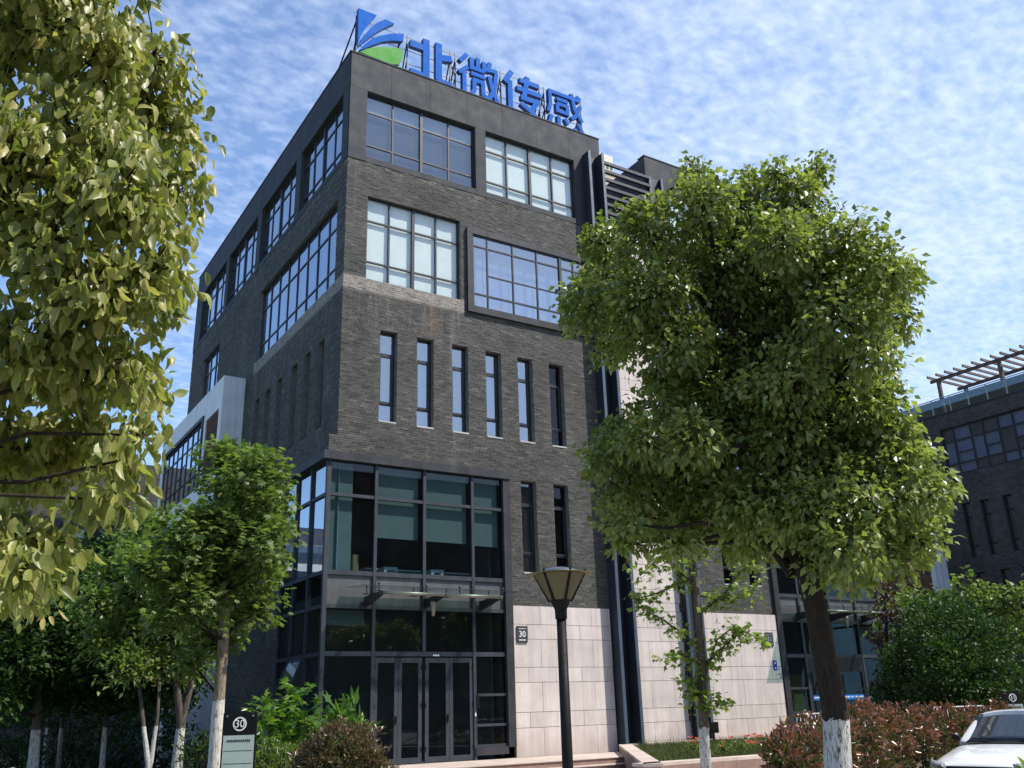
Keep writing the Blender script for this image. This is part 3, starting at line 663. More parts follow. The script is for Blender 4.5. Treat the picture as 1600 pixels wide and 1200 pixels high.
# side of the glazed corner
f = MB(TL, True); gd = 0.22; ys = [0.06, 1.18, 2.40, 3.55]
for y in (1.18, 2.40): f.box(y-.04, y+.04, gd-.06, gd+.07, -0.3, 8.0)
f.box(3.50, 3.62, gd-.06, gd+.06, -0.3, 8.0)
for z, hh in ((7.04, .045), (4.91, .05), (4.02, .05), (2.80, .05)): f.box(0.065, 3.50, gd-.056, gd+.056, z-hh, z+hh)
f.box(1.22, 2.36, gd-.05, gd+.05, 1.60, 1.67)
sf = f.build('curtain_wall_frame', M['curtain'], B30)
ed = [(0.065, 1.14), (1.22, 2.36), (2.44, 3.50)]
for k, (a, b) in enumerate(ed):
    for c, e in ((7.085, 8.0), (4.96, 6.995), (4.07, 4.86), (2.85, 3.97), (0.0, 2.75)):
        if k == 1 and e == 2.75: e = 1.60
        q = MB(TL, True); t1 = random.uniform(-.004, .004); q.add([(a, gd+t1, c), (b, gd-t1, c), (b, gd-t1, e), (a, gd+t1, e)], [(0, 1, 2, 3)]); q.build('pane', M['glassdoor' if c < 4.9 else 'glassblue'], sf)
    q = MB(TL, True); q.box(a, b, gd-.35, gd-.34, 5.0, 7.98); q.build('blind', M['curt'], sf)
# top-hung window standing open
q = MB(TL, True); e = 2.74; c = 1.72; out = .42
def slab(q, a, b, z1, d1, z0, d0, t=.04): q.add([(a, d1, z1), (b, d1, z1), (b, d0, z0), (a, d0, z0), (a, d1+t, z1), (b, d1+t, z1), (b, d0+t, z0), (a, d0+t, z0)], [(0,1,2,3),(7,6,5,4),(0,4,5,1),(1,5,6,2),(2,6,7,3),(3,7,4,0)])
dl = lambda z: gd+.06+(e-z)/(e-c)*out
for a, b, z1, z0 in ((1.24, 1.29, e, c), (2.29, 2.34, e, c), (1.29, 2.29, e, e-.05), (1.29, 2.29, c+.05, c)): slab(q, a, b, z1, dl(z1), z0, dl(z0))
ow = fixn(q.build('open_window', M['curtain'], B30))
q = MB(TL, True); q.add([(1.29, dl(e-.05)+.02, e-.05), (2.29, dl(e-.05)+.02, e-.05), (2.29, dl(c+.05)+.02, c+.05), (1.29, dl(c+.05)+.02, c+.05)], [(0, 1, 2, 3)]); q.build('pane', M['glassblue'], ow)
f = MB(TL, True); f.box(0.023, 3.66, -0.02+gd, 0.42, 8.003, 8.243); f.build('zinc_surround', M['zinc'], B30)
# interior side part
q = MB(TL, True)
q.box(0.4, 19.2, -5.2, -5.1, 0, 21); q.box(19.25, 19.35, -10.0, -0.01, -.5, 21.8)
for z in (4.40, 8.62, 13.0, 17.40, 21.2): q.box(9.0, 19.2, -9.9, -0.36, z-.2, z)
q.build('inner_wall', M['inner'], B30)
q = MB(); q.box(0.1, 10.1, 0.1, 19.3, 21.21, 21.3); q.build('roof', M['concrete'], B30)
q = MB(); q.box(10.1, 10.14, 0.0, 19.3, -0.5, 21.85); q.build('party_wall', M['farbrick'], B30)
# desk cabinets behind the second-floor glass
for x in (1.75, 3.25):
    q = MB(); q.box(x, x+.42, .55, 1.0, 4.41, 5.22); cbt = q.build('cabinet', M['white'], B30)
    for z in (4.65, 4.9, 5.1):
        q = MB(); q.box(x+.1, x+.32, .53, .55, z, z+.03); q.build('drawer_handle', M['black'], cbt)
q = MB(); q.box(1.4, 5.0, 1.1, 1.7, 5.20, 5.25); q.build('desk', M['white'], B30)
q = MB(); q.box(0.75, 0.95, .5, .9, 4.41, 5.5); q.build('box_file', M['ochre'], B30)
q = MB(TF); q.box(4.36, 4.44, .062, .09, 1.35, 1.72); q.build('door_entry_panel', M['black'], B30); 
q = MB(TF); q.box(4.30, 4.335, .062, .085, 1.14, 1.23); q.build('door_button', M['white'], B30)
q = MB(TF)
for k in range(4): q.box(3.0+k*.05, 3.035+k*.05, .062, .066, 2.745, 2.785)
q.build('door_sticker', M['lettering'], B30)

# white box on the side
q = MB(TL, True)
WBX = 0.83
wall_sheet(q, 9.79, 19.95, 3.2, 13.55, [(12.42, 19.45, 9.75, 12.62), (10.2, 12.05, 9.75, 12.36)], 0.2, d=WBX)
q.add([(9.79, 0, 3.2), (9.79, WBX, 3.2), (9.79, WBX, 13.55), (9.79, 0, 13.55)], [(0, 1, 2, 3)])
q.add([(9.79, 0, 13.55), (19.95, 0, 13.55), (19.95, WBX, 13.55), (9.79, WBX, 13.55)], [(3, 2, 1, 0)])
q.add([(19.95, 0, 3.2), (19.95, WBX, 3.2), (19.95, WBX, 13.55), (19.95, 0, 13.55)], [(3, 2, 1, 0)])
q.build('bay', M['render'], B30)
q = MB(TL, True); q.box(9.79, 10.3, 0.26, 1.9, -0.6, 3.2); q.build('bay_base', M['render'], B30)
q = MB(TL, True); q.box(10.3, 19.95, 0.26, 1.88, -0.6, 3.2); q.build('bay_base', M['clad'], B30)
q = MB(TL, True); q.box(12.38, 19.49, WBX-.3, WBX+.06, 12.5, 12.66); q.box(12.38, 12.54, WBX-.3, WBX+.06, 9.75, 12.5); q.build('window_surround', M['zinc'], B30)
window(TL, True, B30, 12.54, 19.4, 9.8, 12.5, [12.54+6.86/8*k for k in range(1, 8)], [10.45, 11.85], d=WBX-.06, glass='glassblue', blind='curt', extra={(i, 1): (11.3 if i % 2 else 10.9) for i in (1, 3, 4, 6)})
for k in range(24):
    z = 9.80+k*.107; q = MB(TL, True); q.add([(10.22, WBX-.12, z), (12.03, WBX-.12, z), (12.03, WBX-.01, z+.03), (10.22, WBX-.01, z+.03), (10.22, WBX-.12, z+.08), (12.03, WBX-.12, z+.08), (12.03, WBX-.01, z+.06), (10.22, WBX-.01, z+.06)], [(0,1,2,3),(7,6,5,4),(0,4,5,1),(1,5,6,2),(2,6,7,3),(3,7,4,0)]); q.build('slat', M['wood'], B30)
q = MB(TL, True); q.box(10.2, 12.05, WBX-.2, WBX-.18, 9.75, 12.36); q.build('slat_backing', M['frame'], B30)

# pink recess between the fins, and louvres above it
q = MB(TF); q.box(9.9, 12.4, -0.6, -0.14, -0.4, 18.2); q.build('recess_backing', M['joint'], B30)
stone_wall(TF, False, B30, 9.92, 12.38, 0.0, 18.2, -0.14)
for k in range(7):
    z = 20.80-k*.36; q = MB(TF); q.box(9.92, 12.45, 0.1, 0.2, z-.06, z+.06); q.build('louvre', M['frame'], B30)

# ------------------------------------------------------------------ building 31
B31 = empty('office_building', label='twin brick office building behind the big tree, entrance with blue glass band and number 31', cat='building', group='twin office buildings')
AX = 22.33
front(B31, lambda u, d, z: (AX-u, -d, z), True, mirror=True, right=9.95)
q = MB(); q.box(22.28, 22.32, 0.0, 19.3, 8.05, 21.85); q.box(22.5, 22.55, 3.62, 19.3, -0.5, 8.7); q.box(12.38, 12.42, 0.0, 19.3, 0, 21.85)
q.build('side_wall', M['farbrick'], B31)
q = MB(); 
for y in (.06, 1.2, 2.4, 3.55): q.box(22.5, 22.58, y-.04, y+.04, -.3, 8.05)
for z in (7.04, 4.91, 4.02, 2.8): q.box(22.51, 22.57, .1, 3.5, z-.045, z+.045)
fr31 = q.build('curtain_wall_frame', M['curtain'], B31)
for z0, z1 in ((-.3, 2.75), (2.85, 3.97), (4.07, 4.86), (4.96, 6.99), (7.09, 8.0)):
    q = MB(); q.add([(22.54, .1, z0), (22.54, 3.5, z0), (22.54, 3.5, z1), (22.54, .1, z1)], [(0, 1, 2, 3)]); q.build('pane', M['glassdoor'], fr31)
q = MB(); q.box(12.5, 22.3, 0.1, 19.3, 21.21, 21.3); q.build('roof', M['concrete'], B31)

# ------------------------------------------------------------------ roof sign
SG = empty('roof_sign', label='blue rooftop company sign of four large characters with a blue and green emblem', cat='sign')
SY = -0.40                                            # d of the front of the letters
def strokes(lines, x0, z0, w, h, sw, name, extra_polys=()):
    """lines in a 100x100 box, y down; each a polyline with flat ends and mitred corners"""
    mb = MB(TF)
    def P(x, y): return (x0+w*x/100, z0+h*(100-y)/100)
    for ln in lines:
        s_ = sw
        if isinstance(ln[0], (int, float)): s_ = ln[0]; ln = ln[1]
        pts = [Vector(P(*p)) for p in ln]; L_, R_ = [], []
        for i, p in enumerate(pts):
            a = (p-pts[i-1]).normalized() if i else (pts[1]-p).normalized()
            b = (pts[i+1]-p).normalized() if i < len(pts)-1 else a
            n = Vector((-(a+b).y, (a+b).x)); n.normalize(); k = max(0.45, n.dot(Vector((-a.y, a.x))))
            L_.append(p+n*s_/2/k); R_.append(p-n*s_/2/k)
        for i in range(len(pts)-1):
            poly = [tuple(R_[i]), tuple(R_[i+1]), tuple(L_[i+1]), tuple(L_[i])]
            j = random.uniform(0, .004)
            mb.prism(poly, SY-0.16, SY-.004+j, 1)
            mb.prism([tuple(Vector(v)) for v in poly], SY-.004+j+.0005, SY+.012+j, 0)
    for poly in extra_polys:
        pl = [P(*p) for p in poly]; mb.prism(pl, SY-.16, SY-.002, 1); mb.prism(pl, SY-.0015, SY+.012, 0)
    return fixn(mb.build(name, [M['signblue'], M['signblueside']], SG))
SWD = 0.20
CHz, CHh = 22.13, 1.80
strokes([[(0, 24), (32, 24)], [(38, 2), (38, 90), (6, 90)][::1], [(0, 90), (10, 90)], [(68, 0), (68, 84), (76, 91), (100, 91)], [(68, 32), (78, 32), (100, 26)]], 2.32, CHz, 1.66, CHh, 0.25, 'character')
strokes([[(22, 0), (4, 22)], [(24, 30), (2, 50)], [(15, 42), (15, 98)],
         [(34, 4), (34, 28), (66, 28)], [(50, 0), (50, 28)], [(66, 4), (66, 28)],
         [(32, 42), (68, 42)], [(40, 56), (40, 80), (32, 96)], [(36, 56), (62, 56), (62, 84), (72, 90)],
         [(82, 0), (74, 24)], [(76, 18), (100, 18)], [(78, 34), (86, 62), (100, 96)], [(97, 22), (92, 60), (74, 97)]], 4.24, CHz, 1.66, CHh, 0.165, 'character')
strokes([[(22, 0), (3, 32)], [(16, 24), (16, 98)],
         [(42, 14), (94, 14)], [(34, 36), (100, 36)], [(64, 0), (52, 56)], [(44, 56), (92, 56)], [(92, 50), (66, 88)], [(44, 70), (70, 84), (92, 100)]], 6.17, CHz, 1.68, CHh, 0.20, 'character')
strokes([[(8, 12), (8, 44), (2, 66)], [(4, 12), (92, 12)], [(26, 26), (58, 26)], [(28, 38), (56, 38), (56, 56), (28, 56), (28, 38)],
         [(70, 0), (78, 40), (98, 64)], [(96, 24), (78, 56), (66, 64)], [(84, 2), (96, 8)],
         [(10, 72), (4, 94)], [(30, 70), (30, 92), (38, 97), (74, 97), (78, 86)], [(48, 70), (56, 82)], [(86, 72), (98, 94)]], 8.12, CHz, 1.66, CHh, 0.155, 'character')
# emblem
def arcpoly(pts): return pts
def emblem(poly, mats, name, label):
    mb = MB(TF); mb.prism(poly, SY-.16, SY-.002, 1); mb.prism(poly, SY-.0015, SY+.014, 0); return fixn(mb.build(name, mats, SG, label=label))
EB = [M['signblue'], M['signblueside']]
def curve(p, q, bx, bz, n=8):
    return [(p[0]*(1-t)**2+2*bx*t*(1-t)+q[0]*t*t, p[1]*(1-t)**2+2*bz*t*(1-t)+q[1]*t*t) for t in [i/n for i in range(n+1)]]
RAY1 = [(0.35, 24.12), (1.03, 24.12), (0.73, 23.61), (0.49, 23.09), (0.37, 22.63)]
RAY2 = [(0.37, 22.51), (0.5, 22.94), (0.79, 23.44), (1.04, 23.8), (1.36, 24.09), (1.7, 24.05), (1.33, 23.71), (1.02, 23.38), (0.69, 22.94)]
RAY3 = [(0.4, 22.36), (0.59, 22.69), (0.86, 23.04), (1.19, 23.32), (1.59, 23.57), (2.06, 23.77), (2.05, 23.44), (1.59, 23.28), (1.25, 23.09), (0.86, 22.77), (0.59, 22.52)]
LEAF = [(0.44, 22.34), (0.7, 22.57), (1.03, 22.77), (1.37, 22.93), (1.71, 23.03), (2.01, 23.08), (2.05, 22.87), (2.02, 22.64), (1.87, 22.39), (1.67, 22.31), (1.38, 22.3), (1.04, 22.31), (0.71, 22.32)]
emblem(RAY1, EB, 'emblem_ray', 'tall left ray of the emblem')
emblem(RAY2, EB, 'emblem_ray', 'middle ray of the emblem')
emblem(RAY3, EB, 'emblem_ray', 'lowest ray of the emblem')
emblem(LEAF, [M['signgreen'], M['signgreenside']], 'emblem_leaf', 'green leaf of the emblem')
q = MB(TF)
for x in (0.36, 2.0, 2.30, 4.02, 4.22, 5.95, 6.15, 7.9, 8.1, 9.85):
    q.bar((x, SY-.2, 21.9), (x, SY-.2, 23.95), .035); q.bar((x, SY-.2, 23.7), (x+(-.3 if x < 1 else .1), SY-1.2, 21.9), .04); q.bar((x, SY-.2, 22.9), (x+.05, SY-.85, 21.95), .035)
for z in (22.2, 22.75, 23.3, 23.85): q.bar((0.36, SY-.2, z), (9.85, SY-.2, z), .016)
for x in (4.02, 5.95, 7.9): q.bar((x, SY-.21, 22.2), (x+.22, SY-.21, 22.9), .03); q.bar((x, SY-.22, 23.5), (x+.22, SY-.22, 22.9), .03)
q.build('support_frame', M['frame'], SG)

# ------------------------------------------------------------------ text helper and wall signs
def text_mesh(body, size, depth, m_, name='lettering', ax='C'):
    cu = bpy.data.curves.new('t', 'FONT'); cu.body = body; cu.size = size; cu.extrude = depth; cu.align_x = 'CENTER'; cu.align_y = 'CENTER'; cu.resolution_u = 4
    o = bpy.data.objects.new('t', cu); COL.objects.link(o)
    dg = bpy.context.evaluated_depsgraph_get(); me = bpy.data.meshes.new_from_object(o.evaluated_get(dg)); bpy.data.objects.remove(o); bpy.data.curves.remove(cu)
    me.materials.clear(); me.materials.append(m_); me.name = name; return me
def thicken(me, f=0.5): pass
def number_plate(num, x, z, w, h, lm, label):
    q = MB(TF); q.box(-w/2, w/2, 0.0, .03, -h/2, h/2); o = q.build('number_plate', M['plate'], label=label, cat='sign', group='house number plates'); o.location = (x, -.075, z)
    t = link('numerals', text_mesh(num, h*.52, .004, M[lm]), o); t.rotation_euler.x = PI/2; t.location = (0, -.033, 0.0); t.scale = (1.0, 1.0, 1)
    t2 = MB(TF); t2.box(-w*.33, w*.33, .031, .034, h*.33, h*.36); t2.build('line', M[lm], o)
    t2 = MB(TF)
    for k in range(6): t2.box(-w*.3+k*w*.105, -w*.3+k*w*.105+w*.075, .031, .034, -h*.38, -h*.31)
    t2.build('small_lettering', M[lm], o)
number_plate('30', 5.92, 3.37, .37, .47, 'lettering', 'dark grey house number plate reading 30 on the pink stone by the entrance')
number_plate('31', 16.22, 3.35, .37, .47, 'greyletter', 'dark house number plate reading 31 on the pink stone beside the tree')
q = MB(TF); q.box(16.28, 16.47, .072, .08, 2.32, 2.64); st = q.build('wall_sticker', M['bluesticker'], label='small blue notice with white mark on the stone beside entrance 31', cat='notice')
q = MB(TF); q.prism([(16.33, 2.50), (16.42, 2.56), (16.44, 2.60), (16.35, 2.55)], .081, .083); q.prism([(16.36, 2.36), (16.41, 2.36), (16.41, 2.41), (16.36, 2.41)], .081, .083); q.build('mark', M['lettering'], st)

# ------------------------------------------------------------------ steps, planter
L0 = MB(); L0.box(0.2, 9.3, -2.35, 0, -0.6, -0.02); lan = L0.build('entrance_steps', M['granitered'], kind='structure')
for i in range(13):
    q = MB(); q.box(0.2+i*.7+.003, 0.2+(i+1)*.7-.003, -2.38, -1.2, -0.02, 0.0); q.build('slab', M['granite'], lan)
    q = MB(); q.box(0.2+i*.7+.003, 0.2+(i+1)*.7-.003, -1.194, -0.01, -0.02, 0.0); q.build('slab', M['granite'], lan)
    for k in range(2):
        q = MB(); q.box(0.2+i*.7+.003, 0.2+(i+1)*.7-.003, -2.38-.36*(k+1), -2.36-.36*k, -0.17-.15*k, -0.15-.15*k); q.build('slab', M['granite'], lan)
q = MB(); q.box(0.2, 9.3, -2.70, -2.36, -.6, -.172); q.box(0.2, 9.3, -3.06, -2.72, -.6, -.322); q.build('step_riser', M['granitered'], lan)
PL = empty('planter', label='long low granite planter with a splayed left side, full of grass and roses', cat='planter')
zt = 0.21
def wallseg(p, q_, w, z0, z1, name, m_, inward):
    p = Vector(p); q_ = Vector(q_); d = (q_-p); L = d.length; d.normalize(); n = Vector((-d.y, d.x))*inward
    k = max(1, int(L/1.2)); 
    for i in range(k):
        a = p+d*(L*i/k+.003); b = p+d*(L*(i+1)/k-.003); mb = MB()
        vs = [(a.x, a.y), (b.x, b.y), (b.x+n.x*w, b.y+n.y*w), (a.x+n.x*w, a.y+n.y*w)]
        mb.add([(x, y, z) for z in (z0, z1) for x, y in vs], [(0,1,2,3),(7,6,5,4),(0,4,5,1),(1,5,6,2),(2,6,7,3),(3,7,4,0)]); fixn(mb.build(name, m_, PL))
A_, B_, C_, D_ = (9.1, -.3), (3.5, -8.25), (16.2, -8.25), (16.2, -.3)
for p, q_ in ((A_, B_), (B_, C_), (C_, D_)):
    wallseg(p, q_, .38, zt-.06, zt, 'coping_stone', M['granite'], 1)
    p2 = Vector(p); q2 = Vector(q_); wallseg(p2, q2, .30, -.62, zt-.062, 'wall_stone', M['granitered'], 1)
q = MB(); q.box(9.3, 16.2, -.45, -.12, zt-.06, zt); q.build('coping_stone', M['granite'], PL)
q = MB(); q.add([(9.3, -.3, zt-.1), (3.9, -8.0, zt-.1), (16, -8.0, zt-.1), (16, -.3, zt-.1)], [(0, 1, 2, 3)]); q.build('soil', M['soil'], PL)
q = MB(); q.box(-.12, .12, -.08, .06, 0, .1); q.bar((0, 0, .1), (0, 0, .3), .05); q.box(-.15, .15, -.1, .1, .3, .62); fl = q.build('floodlight', M['black'], label='black floodlight standing at the back of the planter', cat='floodlight'); fl.location = (12.3, -1.0, .12)
q = MB(); q.box(-.1, .1, -.1, 0, -.07, .07); q.build('lens', M['glassdark'], fl).location = (0, -.02, .46)

# ------------------------------------------------------------------ leaves
def T_ellipse(w=0.5, fold=0.12, curl=0.12):
    ys = [0, .22, .5, .78, 1.0]; ws = [0.02, .42*w, .5*w, .32*w, 0]
    v = [(0, y, -curl*y*y) for y in ys]; n = 5
    v += [(-ws[i], ys[i], fold*ws[i]*2-curl*ys[i]**2) for i in (1, 2, 3)]+[(ws[i], ys[i], fold*ws[i]*2-curl*ys[i]**2) for i in (1, 2, 3)]
    f = [(0, 1, 5), (1, 2, 6), (1, 6, 5), (2, 3, 7), (2, 7, 6), (3, 4, 7), (0, 8, 1), (1, 8, 9), (1, 9, 2), (2, 9, 10), (2, 10, 3), (3, 10, 4)]
    return np.array(v), np.array(f)
def T_small(w=0.5, fold=0.15):
    v = [(0, 0, 0), (-w/2, .45, fold*w), (w/2, .45, fold*w), (0, 1, -.08), (0, .45, 0)]
    return np.array(v), np.array([(0, 4, 1), (0, 2, 4), (4, 3, 1), (4, 2, 3)])
def T_lobed(n=5, spread=2.2, inner=.42):
    """palmate leaf: pointed lobes round a centre"""
    c = (0, .38, 0); v = [c]; k = 2*n+1
    for i in range(k):
        a = -spread+2*spread*i/(k-1); r = (.62 if i % 2 else inner*.62)*(1-.12*abs(a)/spread)
        if i in (0, k-1): r = .3
        v.append((math.sin(a)*r, .38+math.cos(a)*r, .05*math.cos(i*PI)-.06*r))
    v.append((0, 0, 0)); f = [(0, i+1, i) for i in range(1, k)]
    f += [(0, 1, k+1), (0, k+1, k)]
    return np.array(v), np.array(f)
def T_blade():
    return np.array([(-.03, 0, 0), (.03, 0, 0), (.02, .55, -.03), (0, 1, -.2), (-.02, .55, -.03)]), np.array([(0, 1, 2), (0, 2, 4), (4, 2, 3)])
def frames(dirs, ups):
    y = dirs/np.linalg.norm(dirs, axis=1, keepdims=True); x = np.cross(y, ups); x /= np.linalg.norm(x, axis=1, keepdims=True)+1e-9; z = np.cross(x, y)
    return np.stack([x, y, z], axis=2)                  # columns
def leaf_mesh(name, tmpl, pos, Rm, size, mi, mats, extra=None):
    v, f = tmpl; n = len(pos); nv = len(v)
    V = (np.einsum('nij,kj->nki', Rm, v)*size[:, None, None]+pos[:, None, :]).reshape(-1, 3)
    Fc = (f[None]+(np.arange(n)*nv)[:, None, None]).reshape(-1, 3)
    me = bpy.data.meshes.new(name); me.vertices.add(len(V)); me.vertices.foreach_set('co', V.ravel())
    me.loops.add(Fc.size); me.loops.foreach_set('vertex_index', Fc.ravel().astype(np.int32))
    me.polygons.add(len(Fc)); me.polygons.foreach_set('loop_start', np.arange(0, Fc.size, 3, dtype=np.int32))
    for mm in mats: me.materials.append(mm)
    me.polygons.foreach_set('material_index', np.repeat(mi, len(f)).astype(np.int32))
    me.update(); me.validate(); return me
def unit(n): 
    a = RNG.normal(size=(n, 3)); return a/np.linalg.norm(a, axis=1, keepdims=True)
def crown_points(blobs, per_area, k, rc, shell=(0.62, 1.0), squash=0.85, bottom=0.6, inner=.12):
    """leaf clusters over the skins of overlapping lobes; returns leaf positions, the outward direction and the cluster centres"""
    cs, ns = [], []
    for c, r in blobs:
        m_ = max(3, int(per_area*r*r)); d = unit(m_); d[:, 2] = np.where(d[:, 2] < -bottom, -d[:, 2], d[:, 2])
        rr = RNG.uniform(shell[0]**2, shell[1]**2, m_)**.5*r*(1+.16*np.sin(d[:, 0]*5+c[0]*3)*np.cos(d[:, 1]*4+d[:, 2]*5+c[2]*4)); inn = RNG.random(m_) < inner; rr[inn] *= RNG.random(inn.sum())
        p = np.array(c)+d*rr[:, None]*np.array([1, 1, squash]); cs.append(p); ns.append(d)
    cs = np.concatenate(cs); ns = np.concatenate(ns)
    pos = np.repeat(cs, k, axis=0)+unit(len(cs)*k)*(RNG.random((len(cs)*k, 1))**.6)*rc
    out = np.repeat(ns, k, axis=0)+unit(len(cs)*k)*.9
    return pos, out, cs, ns
def make_leaves(parent, tmpl, pos, out, size, mats, droop=.6, up=.6, sv=.3, singles=0, pick=None, mi=None, name='leaf', mass='foliage', upv=None):
    n = len(pos); dirs = out+np.array([0, 0, -1.0])*droop*2*RNG.random((n, 1))
    ups = unit(n)*(1-up)+np.array([0, 0, 1.0])*up+unit(n)*.25+.35*out
    Rm = frames(dirs, ups); sz = size*(1+sv*RNG.uniform(-1, 1, n)); mi = np.zeros(n, int) if mi is None else mi
    if singles:
        # the leaves that show largest (nearest to the viewer) are parts of their own
        score = np.linalg.norm(pos-CAM, axis=1) if pick is None else pick(pos)
        idx = np.argsort(score)[:singles*3]; idx = idx[::3][:singles]
        base = {}
        for i in idx:
            kx = int(mi[i])
            if kx not in base:
                me = bpy.data.meshes.new(name); me.from_pydata([tuple(a) for a in tmpl[0]], [], [tuple(int(q) for q in a) for a in tmpl[1]]); me.materials.append(mats[kx]); base[kx] = me
            o = link(name, base[kx], parent)
            mw = Matrix([[*(Rm[i][r]*sz[i]), pos[i][r]] for r in range(3)]+[[0, 0, 0, 1]])
            o.matrix_local = Matrix.Translation(-parent.location) @ mw
        keep = np.ones(n, bool); keep[idx] = False
        pos, Rm, sz, mi = pos[keep], Rm[keep], sz[keep], mi[keep]
    if parent.location.length > 0: pos = pos-np.array(parent.location)
    me = leaf_mesh(mass, tmpl, pos, Rm, sz, mi, mats); return link(mass, me, parent, kind='stuff')
def branches(parent, origin_pts, tips, m_, r0=.05, r1=.01, name='branches', n=6, sag=.1):
    """each tip is joined to the nearest origin point by a bent tapered limb"""
    og = [Vector(o) for o in origin_pts]; off = Vector(parent.location)
    for t in tips:
        t = Vector(t); o = min(og, key=lambda a: (a-t).length+max(0, a.z-t.z)*1.2)
        mid = (o+t)/2+Vector((random.uniform(-1, 1), random.uniform(-1, 1), random.uniform(-.3, 1)))*sag*(t-o).length
        m2 = (mid+t)/2+Vector((random.uniform(-1, 1), random.uniform(-1, 1), random.uniform(-1, 1)))*sag*.5*(t-o).length
        mb = MB(); mb.tube([o-off, (o*.5+mid*.5)-off, mid-off, m2-off, t-off], [r0, r0*.85, r0*.65, (r0*.4+r1*.6), r1], n, caps=False); mb.build('branch', m_, parent)
def twigs(parent, hubs, cs, m_, r=.006, name='twigs', lim=700):
    mb = MB(); off = Vector(parent.location); hubs = [Vector(h) for h in hubs]
    if len(cs) > lim: cs = cs[RNG.choice(len(cs), lim, replace=False)]
    for c in cs:
        c = Vector(c); h = min(hubs, key=lambda a: (a-c).length); mid = (c+h)/2+Vector((random.uniform(-1, 1), random.uniform(-1, 1), random.uniform(-1, 1)))*.12*(c-h).length
        mb.tube([h-off, mid-off, c-off], [r*2.2, r*1.5, r*.6], 4, caps=False)
    return mb.build(name, m_, parent, kind='stuff')
def blob_px(lst, D, jit=.6, scale=1.0):
    """lobes given on sight lines; depth offsets spread them in space"""
    out = []
    for e in lst:
        px, py, rp = e[:3]; dd = e[3] if len(e) > 3 else random.uniform(-jit, jit)
        p = at(px, py, D+dd); dep = float((p-CAM)@CF); out.append((tuple(p), rp/FPX*dep*scale))
    return out

GZ = -0.36
# ---- big camphor tree in the middle
D0 = 9.5
base = at(1311, 1200, D0); 
big = empty('camphor_tree', (base[0], base[1], GZ), label='large round-crowned camphor tree with a lime-washed trunk foot, between entrances 30 and 31', cat='tree')
def rel(o, pts): return [tuple(Vector(p)-Vector(o.location)) for p in pts]
tp = [Vector((base[0], base[1], GZ)), Vector(at(1309, 1200, D0)), Vector(at(1306, 1118, D0)), Vector(at(1291, 1041, D0)), Vector(at(1277, 962, D0)), Vector(at(1263, 900, D0)), Vector(at(1248, 858, D0))]
q = MB(); q.tube(rel(big, tp), [.165, .125, .118, .108, .104, .112, .125], 20, wob=.03)
forks = [tp[-1]]
lims = [([(1245, 870), (1225, 790), (1215, 700), (1190, 600), (1150, 520), (1120, 430)], [.14, .11, .09, .07, .05, .03], 0),
        ([(1245, 870), (1268, 790), (1262, 690), (1240, 600), (1235, 520), (1255, 420)], [.13, .10, .085, .07, .05, .03], .3),
        ([(1240, 900), (1200, 845), (1150, 810), (1090, 770), (1030, 740)], [.06, .045, .035, .025, .012], .35),
        ([(1255, 880), (1310, 800), (1370, 770), (1420, 760)], [.08, .06, .045, .02], .2),
        ([(1215, 720), (1150, 660), (1090, 620), (1040, 550), (980, 480)], [.065, .05, .04, .028, .015], .3),
        ([(1262, 700), (1300, 620), (1340, 540), (1370, 450)], [.07, .055, .04, .02], .2),
        ([(1190, 600), (1200, 500), (1190, 400), (1200, 320)], [.06, .05, .035, .02], .5),
        ([(1150, 520), (1080, 450), (1030, 400), (1000, 350)], [.04, .03, .022, .014], .2)]
lim_pts = []
for pts, rr, dz in lims:
    pp = [Vector(at(x, y, D0+dz*i/(len(pts)-1)*2)) for i, (x, y) in enumerate(pts)]; q.tube(rel(big, pp), rr, 9, wob=.04, caps=False); lim_pts += pp[1:]
q.build('trunk', M['bark_big'], big)
BB = [(1180,330,72),(1100,325,62),(1010,365,62),(950,380,45),(1250,325,58),(1320,385,62),(1385,425,48),(930,480,58),(1010,470,75),(1110,430,85),(1220,450,85),(1310,500,70),(1365,520,30),(960,545,40),
      (1060,540,60),(1180,560,85),(1290,590,75),(1345,640,42),(1230,690,75),(1310,700,80),(1130,660,50),(975,700,45),(1040,745,65),(1110,730,60),(1190,790,70),(1260,800,70),(1340,790,80),(1410,740,60),(1430,800,50),(1400,840,55),(1010,810,45),(1080,820,50),(1165,850,40),(1330,860,50),(960,780,30),(1000,640,22),(1275,270,25),(1215,270,22),(1090,268,25),(960,690,40),(935,720,30),(985,755,45),(1010,690,45),(1060,640,55),(1130,600,60),(1080,690,55),(975,820,35),(1120,800,60),(1250,560,70),(1400,440,38),(1300,430,60),(1160,380,70),(950,430,50),(1050,600,45),(1220,380,60),(1380,700,55),(1440,770,45),(900,470,30),(1000,520,50),(1290,860,40),(1230,830,40),(1350,470,50),(1290,888,32),(1400,875,38),(1440,845,35),(1345,900,28),(985,850,28),(1050,850,38),(1120,560,85,.4),(1200,650,85,.3),(1280,740,85,.2),(1100,760,70,.2),(1330,650,62),(1372,560,42),(1378,620,40),(1385,500,45),(1390,680,45),(1180,480,90,.4),(1290,430,60),(1030,590,35),(1140,700,60,.3),(1230,600,70,-.4),(1160,800,60,-.2),(1300,820,60,-.4)]
bb = blob_px(BB, D0, .75, .97)
pos, out, cs, ns = crown_points(bb, 820, 9, .14, shell=(.5, 1.0), inner=.22, bottom=.85)
print('big tree leaves', len(pos))
make_leaves(big, T_small(.62), pos, out, .078, [M['camphor']], droop=.85, up=.45, sv=.42, singles=300)
br = [b[0] for b in bb]; branches(big, lim_pts, br, M['bark'], .03, .01); twigs(big, br, cs, M['bark'], .005, lim=1500)

